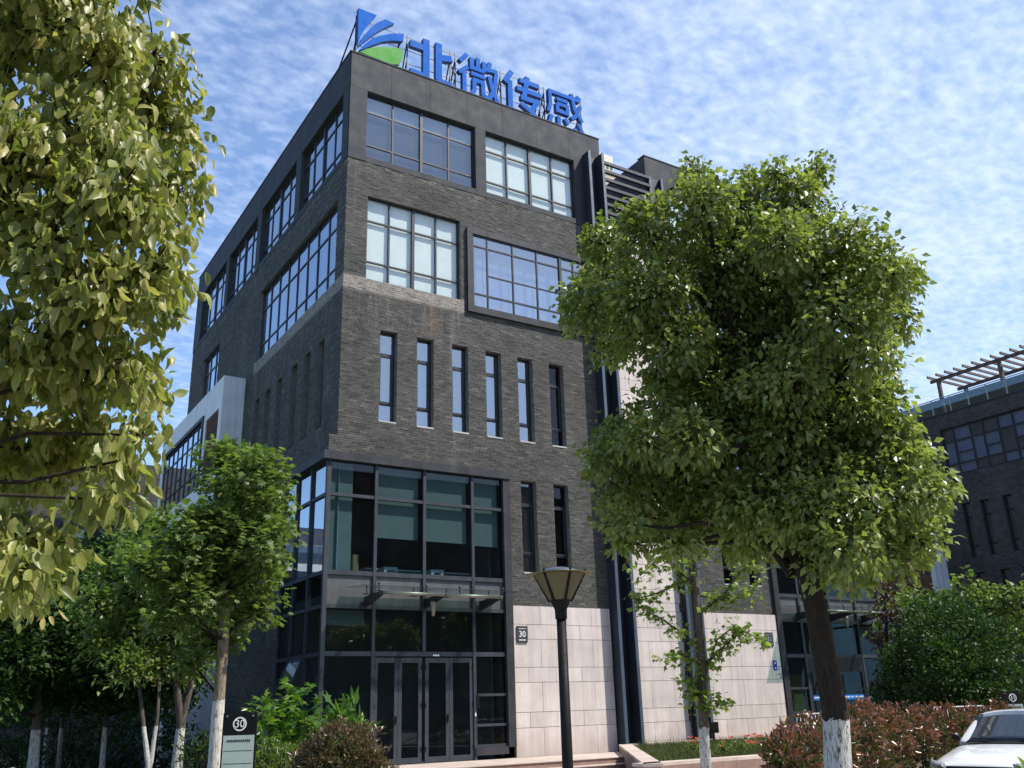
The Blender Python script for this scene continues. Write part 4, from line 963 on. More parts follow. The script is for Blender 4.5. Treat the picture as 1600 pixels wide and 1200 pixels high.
# ---- near tree on the left, only its crown hangs into view
NB = [(30, 60, 130, .3), (150, 90, 95), (240, 90, 62), (235, 190, 95), (120, 230, 120), (20, 260, 110), (265, 300, 62), (180, 330, 110), (60, 400, 120), (240, 430, 62), (150, 470, 100), (255, 480, 40), (30, 560, 110), (215, 610, 55), (150, 580, 95), (225, 680, 36), (120, 700, 85), (30, 730, 100), (150, 780, 45), (60, 850, 62), (20, 900, 60), (45, 930, 40), (185, 720, 40), (-120, 200, 160), (-140, 600, 170), (-60, 860, 90), (90, 20, 90), (-20, -80, 150), (120, -60, 120)]
nb = blob_px(NB, 5.0, .55, .90)
tb = (-10.15, -18.9, GZ)
near = empty('camphor_tree', tb, label='near camphor tree leaning in at the left edge with large yellow-green drooping leaves', cat='tree')
q = MB(); tpts = [Vector(tb), Vector((-10.1, -18.9, .9)), Vector((-10.0, -18.85, 2.2)), Vector((-9.8, -18.8, 3.6)), Vector((-9.6, -18.8, 5.2))]
q.tube(rel(near, tpts), [.2, .16, .14, .11, .06], 14, wob=.04); q.build('trunk', M['bark'], near)
pos, out, cs, ns = crown_points(nb, 700, 12, .13, shell=(.35, 1.04), inner=.15)
print('near leaves', len(pos))
hf = RNG.random(len(pos)) < .5
make_leaves(near, T_ellipse(.46, .35, .30), pos[hf], out[hf]*.6, .080, [M['camphor_near']], droop=1.9, up=.12, sv=.48, singles=150)
make_leaves(near, T_ellipse(.56, .12, -.12), pos[~hf], out[~hf]*.6, .074, [M['camphor_near']], droop=1.7, up=.12, sv=.48, singles=150)
hubs = [Vector(b[0]) for b in nb]; branches(near, tpts[1:], hubs, M['bark'], .016, .006); twigs(near, hubs, cs, M['bark'], .003, lim=1500)
# flower sprays at the shoot tips
sp = cs[RNG.choice(len(cs), 260)]; pos = np.repeat(sp, 14, axis=0)+unit(len(sp)*14)*RNG.random((len(sp)*14, 1))*.06+np.array([0, 0, .06])
make_leaves(near, T_small(.8), pos, unit(len(pos)), .011, [M['youngleaf']], droop=0, mass='flower_sprays')

# ---- young tree in front of the planter
D1 = 15.0
b1 = at(1100, 1200, D1); yt = empty('young_tree', (b1[0], b1[1], GZ), label='slender young tree with sparse lobed leaves and white-painted foot, before the planter', cat='tree')
tpt = [Vector((b1[0], b1[1], GZ)), Vector(at(1100, 1140, D1)), Vector(at(1097, 1040, D1)), Vector(at(1090, 950, D1)), Vector(at(1083, 880, D1)), Vector(at(1078, 810, D1))]
q = MB(); q.tube(rel(yt, tpt), [.095, .078, .07, .058, .045, .02], 12, wob=.03)
LIM = [((1097,1045),(1130,1010),(1160,985),(1190,1000)), ((1093,1010),(1060,985),(1030,965),(1000,950)), ((1092,960),(1130,930),(1160,890),(1185,885)), ((1088,920),(1060,890),(1030,870),(1000,900)), ((1084,880),(1110,850),(1130,830)), ((1086,900),(1060,850),(1050,825)), ((1097,1040),(1060,1020),(1040,1030)), ((1099,1090),(1080,1080),(1070,1060)), ((1099,1100),(1115,1095),(1128,1098)), ((1090,930),(1140,940),(1180,920)), ((1088,900),(1020,930),(990,935)), ((1100, 1060), (1120, 1000), (1150, 975))]
tips = []; cl_ = []
for L_ in LIM:
    dz = random.uniform(-.5, .5); pp = [Vector(at(x, y, D1+dz*i/3)) for i, (x, y) in enumerate(L_)]; q.tube(rel(yt, pp), [.022]+[.014]*(len(pp)-2)+[.006], 5, caps=False)
    for a, b in zip(pp, pp[1:]):
        for t in (.35, .7, 1.0): cl_.append(a.lerp(b, t))
q.build('trunk', M['bark_small'], yt)
cl_ = np.array([tuple(c) for c in cl_]); cl_ = np.concatenate([cl_, np.array([at(1095+random.uniform(-9, 9), y, D1) for y in range(1040, 1115, 9)])])
pos = np.repeat(cl_, 16, axis=0); pos = pos+unit(len(pos))*RNG.random((len(pos), 1))*.27*np.array([1, 1, .7]); out = unit(len(pos))
make_leaves(yt, T_lobed(3, 2.0, .5), pos, out, .098, [M['youngleaf']], droop=.5, up=.75, singles=290, sv=.35)

def simple_tree(name, foot, label, trunkpx, blobs, D, leafm, tm, size, dens, k=8, rc=.22, bark='bark_left', r0=.1, group=None, cat='tree', singles=0, jit=.8, droop=.4, up=.7, shell=(.45, 1), inner=.2, gz=GZ, sq=.85):
    b = at(foot[0], foot[1], D); o = empty(name, (b[0], b[1], gz), label=label, cat=cat, group=group)
    bl = blob_px(blobs, D, jit); mb = MB(); pts_all = []
    for j, t in enumerate(trunkpx):
        pp = [Vector((b[0], b[1], gz))]+[Vector(at(x, y, D)) for x, y in t]; rr = [r0*(1-.55*i/(len(pp)-1)) for i in range(len(pp))]
        if j: rr = [x*.8 for x in rr]
        mb.tube(rel(o, pp), rr, 10, wob=.04); pts_all += pp[1:]
    mb.build('trunk', M[bark], o)
    pos, out, cs, ns = crown_points(bl, dens, k, rc, shell=shell, inner=inner, squash=sq)
    make_leaves(o, tm, pos, out, size, [M[leafm]], droop=droop, up=up, singles=singles)
    branches(o, pts_all, [x[0] for x in bl], M['bark'], r0*.25, .01, n=5); twigs(o, [x[0] for x in bl], cs, M['bark'], .006, lim=400)
    return o, len(pos)
# ---- left group
simple_tree('maple_tree', (333, 1200), 'small maple with a pale lime-washed trunk beside the number 30 board', [[(335, 1195), (342, 1090), (349, 1000), (352, 930), (355, 850), (358, 760)]],
    [(350,760,38,0),(390,740,45),(420,790,42),(375,810,60),(410,850,50),(340,860,70),(300,900,65),(290,850,48),(385,910,55),(345,950,45),(270,960,50),(320,1010,38),(300,1040,25),(360,715,22,0),(425,740,25),(250,870,45),(380,770,50),(320,830,55),(410,880,50),(330,930,60),(420,830,40),(290,950,55),(230,900,50),(345,720,30,0),(400,960,40),(355,985,35)], 14.0, 'green', T_lobed(5, 2.2, .5), .10, 300, 9, .17, 'bark_maple', .10, singles=300, gz=-.12, jit=.9, shell=(.3, 1.12), inner=.3)
simple_tree('street_tree', (280, 1200), 'tree with a forked dark trunk and white-painted foot, second from the number 30 board', [[(276, 1195), (283, 1130), (276, 1070), (270, 1000)], [(283, 1130), (296, 1080), (308, 1010)]],
    [(240,830,40),(215,870,50),(260,900,60),(200,930,60),(250,970,55),(300,990,45),(215,1000,45),(180,960,45),(270,850,30),(225,820,28),(170,900,35),(150,950,40),(200,1050,38),(250,1045,32),(300,1055,26),(160,1010,40)], 18.0, 'green', T_small(.6), .115, 260, 9, .25, 'bark_left', .10, gz=-.12)
# shaded row beyond
for i, (fx, D, lab, bl) in enumerate([
    (52, 27, 'shaded street tree with a pale painted trunk foot, farthest left of its row', [(40,960,75),(-30,940,80),(90,1000,60),(20,1030,55),(60,900,55),(110,930,50),(-40,1040,60),(40,1080,45),(-10,1090,40),(90,1075,40),(130,1040,45)]),
    (70, 33, 'thin leaning dark tree behind the farthest-left painted trunk', [(80,920,60),(120,1000,55),(60,1040,40),(150,960,50)]),
    (92, 30, 'thin shaded tree just right of the leaning dark trunk', [(130,930,60),(100,1020,50),(170,1000,50),(160,900,45)]),
    (160, 28, 'shaded multi-stem tree in the middle of the dark row at left', [(160,880,60),(190,950,60),(150,1020,55),(130,1060,35),(220,1040,40),(250,1000,50),(280,1060,45),(120,1000,55),(60,1075,45),(150,1085,40),(240,1085,40),(300,1000,60),(30,1090,40),(110,1095,35),(190,1095,38),(265,1095,32),(90,1050,50),(215,1060,50)]),
    (230, 26, 'shaded forked tree left of the forked white-footed tree', [(220,900,55),(240,1000,55),(200,1060,50),(270,1060,40),(190,990,50),(250,940,50)])]):
    tr = [[(fx, 1190), (fx+6, 1120), (fx+10, 1050)]] if i != 4 else [[(232, 1195), (226, 1150), (216, 1060)], [(236, 1190), (246, 1120), (250, 1050)]]
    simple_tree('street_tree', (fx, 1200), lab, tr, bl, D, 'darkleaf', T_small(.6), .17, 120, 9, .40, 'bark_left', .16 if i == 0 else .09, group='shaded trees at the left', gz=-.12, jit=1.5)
# hedges and shrubs
def shrub(name, label, blobs, D, mats, tm, size, dens, k=7, rc=.12, singles=0, cat='shrub', group=None, up=.5, droop=-.3, redtop=None, gz=GZ, jit=.2, shell=(.55, 1), bottom=2, inner=.15, sq=1.0, stemm='bark'):
    bl = blob_px(blobs, D, jit); c = np.mean([b[0] for b in bl], axis=0); o = empty(name, (c[0], c[1], gz), label=label, cat=cat, group=group)
    pos, out, cs, ns = crown_points(bl, dens, k, rc, shell=shell, bottom=bottom, inner=inner, squash=sq)
    keep = pos[:, 2] > gz+.02; pos, out = pos[keep], out[keep]
    mi = None
    if redtop is not None:
        # young red shoots stand at the outside of the shrub, older green leaves below them
        d = np.min([np.linalg.norm(pos-np.array(b[0]), axis=1)/b[1] for b in bl], axis=0)
        mi = (RNG.random(len(pos)) > np.clip((d-redtop[0])*redtop[1]*(1+.9*np.clip((pos[:, 2]-redtop[2])*2, -1, 1)), 0.06, .96)).astype(int)
    make_leaves(o, tm, pos, out, size, [M[x] for x in mats], droop=droop, up=up, singles=singles, mi=mi)
    mb = MB(); tips = cs[RNG.choice(len(cs), min(60, len(cs)), replace=False)]
    for t in tips:
        f = Vector((c[0]+(t[0]-c[0])*.5, c[1]+(t[1]-c[1])*.5, gz)); mb.tube([f-Vector(o.location), ((f+Vector(t))/2+Vector((random.uniform(-.1, .1), 0, .1)))-Vector(o.location), Vector(t)-Vector(o.location)], [.014, .01, .004], 4, caps=False)
    mb.build('stems', M[stemm], o, kind='stuff'); return o
shrub('photinia_hedge', 'red-leaved photinia hedge behind the trunk of the big tree', [(x, y, rr, max(0, (x-1240)/210*7.6)) for x, y, rr in ((1250,1182,46),(1290,1160,46),(1240,1230,55),(1335,1148,48),(1380,1145,44),(1415,1150,44),(1300,1250,70),(1370,1235,70),(1425,1220,60),(1450,1140,36),(1490,1138,34),(1530,1136,33),(1568,1134,31),(1480,1180,50),(1540,1180,50),(1600,1135,30),(1600,1170,50),(1350,1200,60),(1220,1180,30))], 11.0, ['red', 'olive'], T_ellipse(.36, .25, .1),   .085, 820, 9, .09, singles=300, redtop=(.58, 2.0, .7), cat='hedge', up=.35, jit=.35)
shrub('rounded_shrub', 'clipped round shrub with brown-bronze leaves, left of the entrance doors', [(535,1205,70,0),(500,1215,52,0),(572,1215,50,0),(535,1180,50,.1),(540,1240,75,0)], 11.5, ['brownleaf', 'olive'], T_ellipse(.34, .25, .1), .058, 1700, 7, .06, singles=300, redtop=(.5, 2.0, .8), up=.35, jit=.1, shell=(.75, 1))
shrub('rounded_shrub', 'low clipped green shrub below the board numbered 30', [(425,1192,32,0),(452,1197,32,0),(410,1212,34,0)], 13.6, ['green'], T_small(.5), .04, 1800, 6, .05, up=.4, shell=(.75, 1))
shrub('shade_shrub', 'glossy palmate-leaved shrub under the corner glazing', [(415,1118,26),(450,1100,28),(485,1120,30),(440,1140,32),(520,1135,26),(470,1160,42),(400,1180,40),(500,1170,30)], 15.0, ['fatsia'], T_lobed(4, 2.0, .4), .17, 150, 6, .15, singles=300, droop=.3, up=.75, jit=.4, gz=-.12, inner=.4)
shrub('spiky_shrub', 'yellow-green shrub with upright narrow leaves beside the bronze round shrub', [(545,1130,20),(530,1140,20),(560,1145,18),(552,1108,12)], 13.5, ['fatsia'], T_ellipse(.22, .1, .3), .2, 350, 6, .07, droop=-.5, up=.3, jit=.2, singles=100)
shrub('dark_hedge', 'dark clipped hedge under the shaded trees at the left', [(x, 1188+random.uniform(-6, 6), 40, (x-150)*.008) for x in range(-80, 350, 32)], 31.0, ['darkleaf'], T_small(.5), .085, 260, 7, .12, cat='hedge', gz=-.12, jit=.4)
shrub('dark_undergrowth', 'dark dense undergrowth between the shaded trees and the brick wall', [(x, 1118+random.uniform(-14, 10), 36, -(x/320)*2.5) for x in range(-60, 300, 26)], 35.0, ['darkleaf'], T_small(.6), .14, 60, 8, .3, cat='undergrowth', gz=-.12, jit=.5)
shrub('low_bush', 'dark low bush with red tips between the two left trunks', [(300,1160,26),(325,1165,24),(310,1185,32),(345,1185,26),(355,1170,20)], 16.5, ['darkleaf'], T_small(.5), .07, 260, 7, .1, gz=-.12)
# right group
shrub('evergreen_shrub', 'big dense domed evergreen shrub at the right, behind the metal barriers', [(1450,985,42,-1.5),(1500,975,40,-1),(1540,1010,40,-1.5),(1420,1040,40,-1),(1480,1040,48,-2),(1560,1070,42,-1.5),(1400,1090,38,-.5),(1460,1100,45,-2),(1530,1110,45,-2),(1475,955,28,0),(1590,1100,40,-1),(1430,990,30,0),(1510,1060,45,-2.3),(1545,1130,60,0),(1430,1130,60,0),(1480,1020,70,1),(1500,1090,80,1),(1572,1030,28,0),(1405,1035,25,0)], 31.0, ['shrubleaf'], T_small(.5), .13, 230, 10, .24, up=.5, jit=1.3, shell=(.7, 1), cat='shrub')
simple_tree('street_tree', (1520, 1110), 'bright green leafy tree rising behind the domed evergreen shrub', [[(1520, 1050), (1515, 980), (1508, 930)]], [(1505,905,16,0),(1508,935,26,0),(1500,965,38),(1540,950,35),(1570,940,30),(1600,950,40),(1560,980,40),(1610,1000,50),(1480,950,25),(1535,925,18)], 32.0, 'green', T_small(.7), .19, 60, 8, .3, 'bark', .1, jit=1.0)
simple_tree('street_tree', (1400, 1110), 'light green tree between the entrance canopy 31 and the domed shrub', [[(1402, 1050), (1405, 980), (1410, 950)]], [(1410,940,25),(1440,935,24),(1395,960,30),(1425,965,30),(1400,1000,35),(1450,960,25)], 33.0, 'green', T_small(.7), .18, 60, 8, .3, 'bark', .08, jit=.8)
simple_tree('purple_tree', (1385, 1110), 'purple-leaved tree against the side of entrance 31', [[(1386, 1050), (1385, 980), (1384, 940)]], [(1382,935,25),(1390,970,24),(1378,1000,24),(1392,1040,24),(1385,1080,22),(1375,960,15)], 31.0, 'purple', T_small(.7), .14, 80, 8, .25, 'bark', .07, jit=.5)
# sprig at the lower right corner, near the viewer
shrub('foreground_shrub', 'bright yellow-green leaf tips poking up at the lower right corner', [(1600,1212,20,0),(1625,1225,35,0),(1588,1222,14,0)], 4.2, ['youngleaf'], T_ellipse(.4, .15, .1), .065, 1300, 5, .04, singles=20, droop=-.3, gz=GZ, jit=0)

# planter grass and roses
n = 40000; gx = RNG.uniform(3.9, 16, n); gy = RNG.uniform(-7.9, -.4, n); ok = gx > 9.3+(gy+.3)*0.70+.35; gx, gy = gx[ok], gy[ok]
pos = np.stack([gx, gy, np.full(len(gx), zt-.1)], 1); out = unit(len(pos))*.5+np.array([0, 0, 1.0])
gr = empty('grass', kind='stuff'); COL.objects.unlink(gr); bpy.data.objects.remove(gr)
Rm = frames(out, unit(len(pos))); sz = RNG.uniform(.07, .20, len(pos))*(1+.5*(RNG.random(len(pos)) < .06))
link('grass', leaf_mesh('grass', T_blade(), pos, Rm, sz, np.zeros(len(pos), int), [M['grass']]), kind='stuff')
rb = None
spots = [(1080,1162,'left'),(1128,1166,'x')]
def rose_bush(px, py, D, label, nfl, w=.35):
    p = at(px, py, D); o = empty('rose_bush', (p[0], p[1], zt-.1), label=label, cat='rose bush', group='roses in the planter')
    m_ = 420; pos = np.array([p[0], p[1], zt+.08])+unit(m_)*RNG.random((m_, 1))*np.array([w, w, .22]); make_leaves(o, T_small(.6), pos, unit(m_), .05, [M['green']], droop=0, up=.6)
    for k in range(nfl):
        f = MB(); c = (random.uniform(-w, w)*.8, random.uniform(-w, w)*.8, random.uniform(.22, .42))
        for j in range(9):
            a = j*2.4; r = .012+.0035*j; t = .02+.003*j
            f.add([(c[0]+r*math.cos(a), c[1]+r*math.sin(a), c[2]), (c[0]+(r+t)*math.cos(a-.5), c[1]+(r+t)*math.sin(a-.5), c[2]+.03), (c[0]+(r+t*1.2)*math.cos(a), c[1]+(r+t*1.2)*math.sin(a), c[2]+.045), (c[0]+(r+t)*math.cos(a+.5), c[1]+(r+t)*math.sin(a+.5), c[2]+.03)], [(0, 1, 2, 3)])
        f.build('rose', M['rose'], o)
rose_bush(1083, 1162, 24.5, 'rose bush with red blooms just left of the young trunk', 6)
rose_bush(1130, 1168, 23.5, 'rose bush with a single pink bloom right of the young trunk', 2, .25)
rose_bush(1160, 1165, 25.0, 'rose bush in the middle of the planter right of the floodlight', 7, .45)
rose_bush(1185, 1160, 25.5, 'rose bush at the right end of the planter near the hedge', 8, .45)

# ------------------------------------------------------------------ street lamp
lp = at(884, 1200, 8.0); LX, LY = lp[0]+.02, lp[1]
lamp = empty('street_lamp', (LX, LY, GZ), label='black garden lamp post with a flared olive glass lantern before entrance 30', cat='lamp')
zb_, zt_ = 2.18-GZ, 2.42-GZ
q = MB(); q.lathe([(0, 0), (.11, 0), (.11, .03), (.070, .06), (.050, .12), (.045, 1.2), (.040, zb_-.13), (0, zb_-.13)], 18); q.build('pole', M['black'], lamp)
q = MB(); q.lathe([(0, zb_-.14), (.050, zb_-.14), (.052, zb_-.06), (.085, zb_+.005), (.10, zb_+.012), (0, zb_+.013)], 18); q.build('collar', M['black'], lamp)
for k in range(6):
    a0, a1 = 2*PI*k/6+.35, 2*PI*(k+1)/6+.35; q = MB(); vs = []; n = 5
    for j in range(n+1):
        a = a0+(a1-a0)*j/n; vs += [(.092*math.cos(a), .092*math.sin(a), zb_+.014), (.215*math.cos(a), .215*math.sin(a), zt_-.012)]
    q.add(vs, [(2*j, 2*j+2, 2*j+3, 2*j+1) for j in range(n)], 0, True); q.build('lamp_panel', M['lampglass'], lamp)
    q = MB(); q.bar((.094*math.cos(a0), .094*math.sin(a0), zb_), (.222*math.cos(a0), .222*math.sin(a0), zt_), .02, .012); q.bar((.222*math.cos(a0), .222*math.sin(a0), zt_), (.222*math.cos(a0), .222*math.sin(a0), zt_+.03), .014); q.build('rib', M['black'], lamp)
q = MB(); q.lathe([(.16, zt_-.004), (.275, zt_-.010), (.280, zt_-.004), (.16, zt_+.004)], 32); q.build('brim', M['lampglass'], lamp)
q = MB(); q.lathe([(.0, zt_+.055), (.07, zt_+.05), (.15, zt_+.03), (.20, zt_+.008), (.20, zt_+.002), (0, zt_+.002)], 28); q.build('cap', M['fin'], lamp)

# ------------------------------------------------------------------ boards numbered 30 / 31
def info_board(px, py, D, num, label, w=.38, rz=None, scale=1.0):
    p = at(px, py, D); top = 1.38; z0 = GZ if D > 20 else -.12
    o = empty('information_board', (p[0], p[1], z0), rz, label=label, cat='sign')
    h = top-z0
    q = MB(TF); q.box(-w/2-.02, w/2+.02, -.03, .03, h-.95, h); q.box(-w/2+.02, -w/2+.07, -.02, .02, 0, h-.95); q.box(w/2-.07, w/2-.02, -.02, .02, 0, h-.95); q.build('backboard', M['black'], o)
    q = MB(TF); q.box(-w/2+.0, w/2-.0, .031, .045, h-.80, h-.27); q.build('panel', M['board'], o)
    q = MB(TF); r = .085; n = 24
    vs = []
    for k in range(n):
        a = 2*PI*k/n; vs += [(r*math.cos(a), .034, h-.135+r*math.sin(a)), (r*.80*math.cos(a), .034, h-.135+r*.80*math.sin(a))]
    q.add(vs, [(2*k, (2*k+2) % (2*n), (2*k+3) % (2*n), 2*k+1) for k in range(n)]); q.build('ring', M['lettering'], o)
    t = link('numerals', text_mesh(num, .11, .002, M['lettering']), o); t.rotation_euler.x = PI/2; t.location = (0, -.036, h-.135); t.scale = (1.15, 1.2, 1)
    q = MB(TF)
    for k in range(12): q.box(-w*.38+k*w*.064, -w*.38+k*w*.064+w*.045, .046, .048, h-.345, h-.320)
    q.build('small_lettering', M['plate'], o)
    for z in (.45, .60):
        q = MB(TF); q.box(-w*.46, w*.46, .046, .0475, h-z-.002, h-z+.002); q.build('line', M['plate'], o)
    q = MB(TF)
    for k in range(10): q.box(-w*.42+k*w*.085, -w*.42+k*w*.085+w*.06, .031, .034, h-.90, h-.86)
    q.build('small_lettering', M['lettering'], o)
    for x in (-w*.42, w*.42):
        q = MB(TF); q.tube([(x, .03, h-.04), (x, .045, h-.04)], .012, 8); q.build('bolt', M['steel'], o)
    return o
info_board(374, 1150, 13.0, '30', 'black information board with circled 30 above a pale green panel, beside the maple', rz=-.40)
info_board(1583, 1100, 24.0, '31', 'distant black information board with a circled number behind the white car', rz=-.5)

# ------------------------------------------------------------------ metal barriers
def barrier(p, q_, z1, label):
    p = Vector((p[0], p[1], GZ)); q_ = Vector((q_[0], q_[1], GZ)); L = (q_-p).length; o = empty('metal_barrier', p, math.atan2(q_.y-p.y, q_.x-p.x), label=label, cat='barrier', group='metal barriers behind the hedge')
    h = z1-GZ; m_ = MB(); m_.tube([(0, 0, 0), (0, 0, h-.08), (.03, 0, h-.02), (.1, 0, h), (L-.1, 0, h), (L-.03, 0, h-.02), (L, 0, h-.08), (L, 0, 0)], .021, 8); m_.build('rail', M['galv'], o)
    m_ = MB(); m_.tube([(0, 0, .25), (L, 0, .25)], .016, 6); m_.build('lower_rail', M['galv'], o)
    k = int(L/.14); bar_ = MB(); bar_.tube([(0, 0, .25), (0, 0, h)], .008, 5); me = bar_.mesh('bar', M['galv'])
    for i in range(1, k): link('bar', me, o).location = (L*i/k, 0, 0)
    for x in (.15, L-.15):
        m_ = MB(); m_.tube([(x, -.25, .01), (x, 0, .06), (x, .25, .01)], .016, 6); m_.build('foot', M['galv'], o)
barrier(at(1452, 1105, 25.0), at(1538, 1104, 26.5), 1.06, 'nearer bright metal crowd barrier behind the red hedge')
barrier(at(1420, 1105, 28.5), at(1500, 1106, 29.5), 1.09, 'farther thin metal crowd barrier just left behind the bright one')
barrier(at(1243, 1109, 24.0), at(1360, 1108, 26.5), 1.00, 'metal crowd barrier standing before the glass doors of entrance 31')

# ------------------------------------------------------------------ car
def make_car():
    body_l = 4.45
    # stations along the car (x from nose to tail), each a half outline y,z from sill to centre line
    st = [(0.00, [(0, .30), (.55, .30), (.62, .42), (.60, .60), (.50, .68), (0, .70)]),
          (0.10, [(0, .24), (.70, .26), (.78, .42), (.76, .62), (.62, .74), (0, .76)]),
          (0.35, [(0, .22), (.80, .24), (.855, .44), (.85, .68), (.70, .815), (0, .84)]),
          (0.75, [(0, .22), (.83, .24), (.875, .46), (.875, .74), (.74, .875), (0, .905)]),
          (1.25, [(0, .22), (.84, .24), (.88, .48), (.885, .82), (.76, .945), (0, .975)]),
          (1.42, [(0, .22), (.84, .24), (.88, .48), (.89, .86), (.77, .965), (0, 1.0)]),
          (3.60, [(0, .22), (.84, .24), (.88, .48), (.89, .92), (.78, .99), (0, 1.01)]),
          (4.05, [(0, .24), (.83, .27), (.87, .48), (.875, .90), (.77, .99), (0, 1.02)]),
          (4.38, [(0, .30), (.72, .32), (.80, .50), (.80, .86), (.70, .96), (0, .99)]),
          (4.45, [(0, .36), (.62, .38), (.72, .52), (.72, .82), (.60, .92), (0, .94)])]
    root = empty('parked_car', label='white saloon car parked at the right edge, nose towards the viewer', cat='car')
    paint = mat('white_car_paint', (0.72, 0.73, 0.74), .22, .01, 2, spec=.6); paint.node_tree.nodes['Principled BSDF'].inputs['Coat Weight'].default_value = .6
    def loft(stations, name, m_):
        bm = bmesh.new(); rows = []
        for x, o in stations:
            full = [(x, y, z) for y, z in o]+[(x, -y, z) for y, z in o[-2:0:-1]]
            rows.append([bm.verts.new(p) for p in full])
        n = len(rows[0])
        for a, b in zip(rows, rows[1:]):
            for i in range(n): bm.faces.new((a[i], a[(i+1) % n], b[(i+1) % n], b[i]))
        bm.faces.new(rows[0]); bm.faces.new(rows[-1][::-1]); bmesh.ops.recalc_face_normals(bm, faces=bm.faces)
        me = bpy.data.meshes.new(name); bm.to_mesh(me); bm.free(); me.materials.append(m_); me.polygons.foreach_set('use_smooth', [True]*len(me.polygons))
        o = link(name, me, root); md = o.modifiers.new('s', 'SUBSURF'); md.levels = md.render_levels = 2; return o
    loft(st, 'body', paint)
    gh = [(1.30, [(0, .94), (.78, .90), (.785, .93), (.76, .955), (.60, .97), (0, .985)]),
          (1.45, [(0, .94), (.78, .90), (.78, .97), (.755, 1.03), (.62, 1.06), (0, 1.08)]),
          (2.02, [(0, .94), (.78, .92), (.70, 1.30), (.665, 1.365), (.55, 1.40), (0, 1.42)]),
          (2.35, [(0, .94), (.78, .92), (.665, 1.38), (.64, 1.41), (.52, 1.445), (0, 1.465)]),
          (3.00, [(0, .94), (.78, .94), (.66, 1.38), (.64, 1.41), (.52, 1.44), (0, 1.46)]),
          (3.40, [(0, .94), (.78, .94), (.66, 1.33), (.64, 1.36), (.52, 1.39), (0, 1.41)]),
          (3.98, [(0, .94), (.76, .94), (.72, 1.03), (.70, 1.05), (.55, 1.07), (0, 1.08)]),
          (4.08, [(0, .94), (.74, .94), (.72, .98), (.70, .99), (.55, 1.0), (0, 1.0)])]
    loft(gh, 'roof', paint)
    gm, gt, gb = new_mat('car_glass'); gb.inputs['Base Color'].default_value = (.02, .025, .03, 1); gb.inputs['Roughness'].default_value = .03; gb.inputs['Specular IOR Level'].default_value = 1.0
    def sheet(grid, name, m_, off=None, sm=True):
        vs = [p for r in grid for p in r]; w = len(grid[0]); fs = [(i*w+j, i*w+j+1, (i+1)*w+j+1, (i+1)*w+j) for i in range(len(grid)-1) for j in range(w-1)]
        q = MB(); q.add(vs, fs, 0, sm); o = q.build(name, m_, root); md = o.modifiers.new('t', 'SOLIDIFY'); md.thickness = .012; md.offset = 0; return o
    # windscreen follows the pillars, a little proud
    rows = []
    for t in [i/6 for i in range(7)]:
        x0 = 1.26+t*.70; zc = 1.005+t*.420; hw = .775-t*.12; row = []
        for j in range(9):
            s_ = -1+j/4; row.append((x0-.02+.16*(s_*s_)*(1-t*.3), hw*s_, zc-.05*s_*s_-t*.02*s_*s_+.004))
        rows.append(row)
    sheet(rows, 'windscreen', gm)
    q = MB()
    for s_ in (-1, 1):
        pass
    cowl = MB(); cowl.add([(1.20+.17*(y*y)*1.5, y, .985-.05*y*y) for y in [-.72+i*.18 for i in range(9)]]+[(1.30+.17*(y*y)*1.5, y, 1.015-.05*y*y) for y in [-.72+i*.18 for i in range(9)]], [(i, i+1, i+10, i+9) for i in range(8)]); cowl.build('cowl', M['rubber'], root)
    for y0, y1 in ((-.15, .50), (-.66, -.05)):
        w_ = MB(); w_.bar((1.27, y0, 1.03), (1.26, y1, 1.035), .02, .012); w_.build('wiper', M['black'], root)
    for s_ in (-1, 1):
        q = MB(); q.add([(1.62, s_*.798, .975), (2.45, s_*.80, .985), (2.45, s_*.69, 1.36), (2.12, s_*.70, 1.30)], [(0, 1, 2, 3)]); fixn(q.build('side_window', gm, root))
        q = MB(); q.add([(2.52, s_*.80, .985), (3.55, s_*.79, .99), (3.30, s_*.70, 1.31), (2.52, s_*.69, 1.36)], [(0, 1, 2, 3)]); fixn(q.build('side_window', gm, root))
        q = MB(); q.add([(1.64, s_*.84, .99), (1.72, s_*.85, .98), (1.74, s_*.97, 1.0), (1.66, s_*.98, 1.01), (1.64, s_*.84, 1.07), (1.72, s_*.85, 1.07), (1.74, s_*.97, 1.10), (1.66, s_*.98, 1.10)], [(0,1,2,3),(7,6,5,4),(0,4,5,1),(1,5,6,2),(2,6,7,3),(3,7,4,0)]); o = fixn(q.build('wing_mirror', M['frame'], root)); md = o.modifiers.new('b', 'BEVEL'); md.width = .02; md.segments = 2
        # headlight: swept-back lens over a dark reflector
        lens = mat('headlight_lens', (.35, .37, .40), .12, .1, 12, spec=1.0)
        q = MB(); g_ = []
        for i in range(7):
            t = i/6; a = t*1.0
            yy = .46+.36*math.sin(a*1.35); xx = .045+.50*(1-math.cos(a*1.25)); zl, zh = .60-.01*t+.05*t, .745+.035*t+.02*t
            g_.append([(xx+.01-.03, s_*(yy+.02), zl), (xx-.015, s_*(yy+.03), (zl+zh)/2), (xx+.02, s_*(yy+.0), zh)])
        sheet(g_, 'headlight', lens)
        q = MB(); q.tube([(.05, s_*.56, .67), (.02, s_*.56, .67)], .05, 12); q.build('headlight_bulb', M['steel'], root)
        q = MB(); q.tube([(.035, s_*.62, .40), (.01, s_*.62, .40)], .05, 12); q.build('fog_lamp', lens, root)
    q = MB(); q.box(-.012, .05, -.46, .46, .665, .705); o = q.build('upper_grille', M['rubber'], root)
    q = MB(); q.box(-.02, .05, -.42, .42, .44, .62); o = q.build('lower_grille', M['rubber'], root)
    q = MB()
    for z in (.48, .53, .58): q.box(-.024, -.018, -.40, .40, z-.006, z+.006)
    q.build('grille_bar', M['galv'], root)
    q = MB(); q.box(-.03, -.008, -.46, .46, .63, .655); q.build('chrome_strip', M['steel'], root)
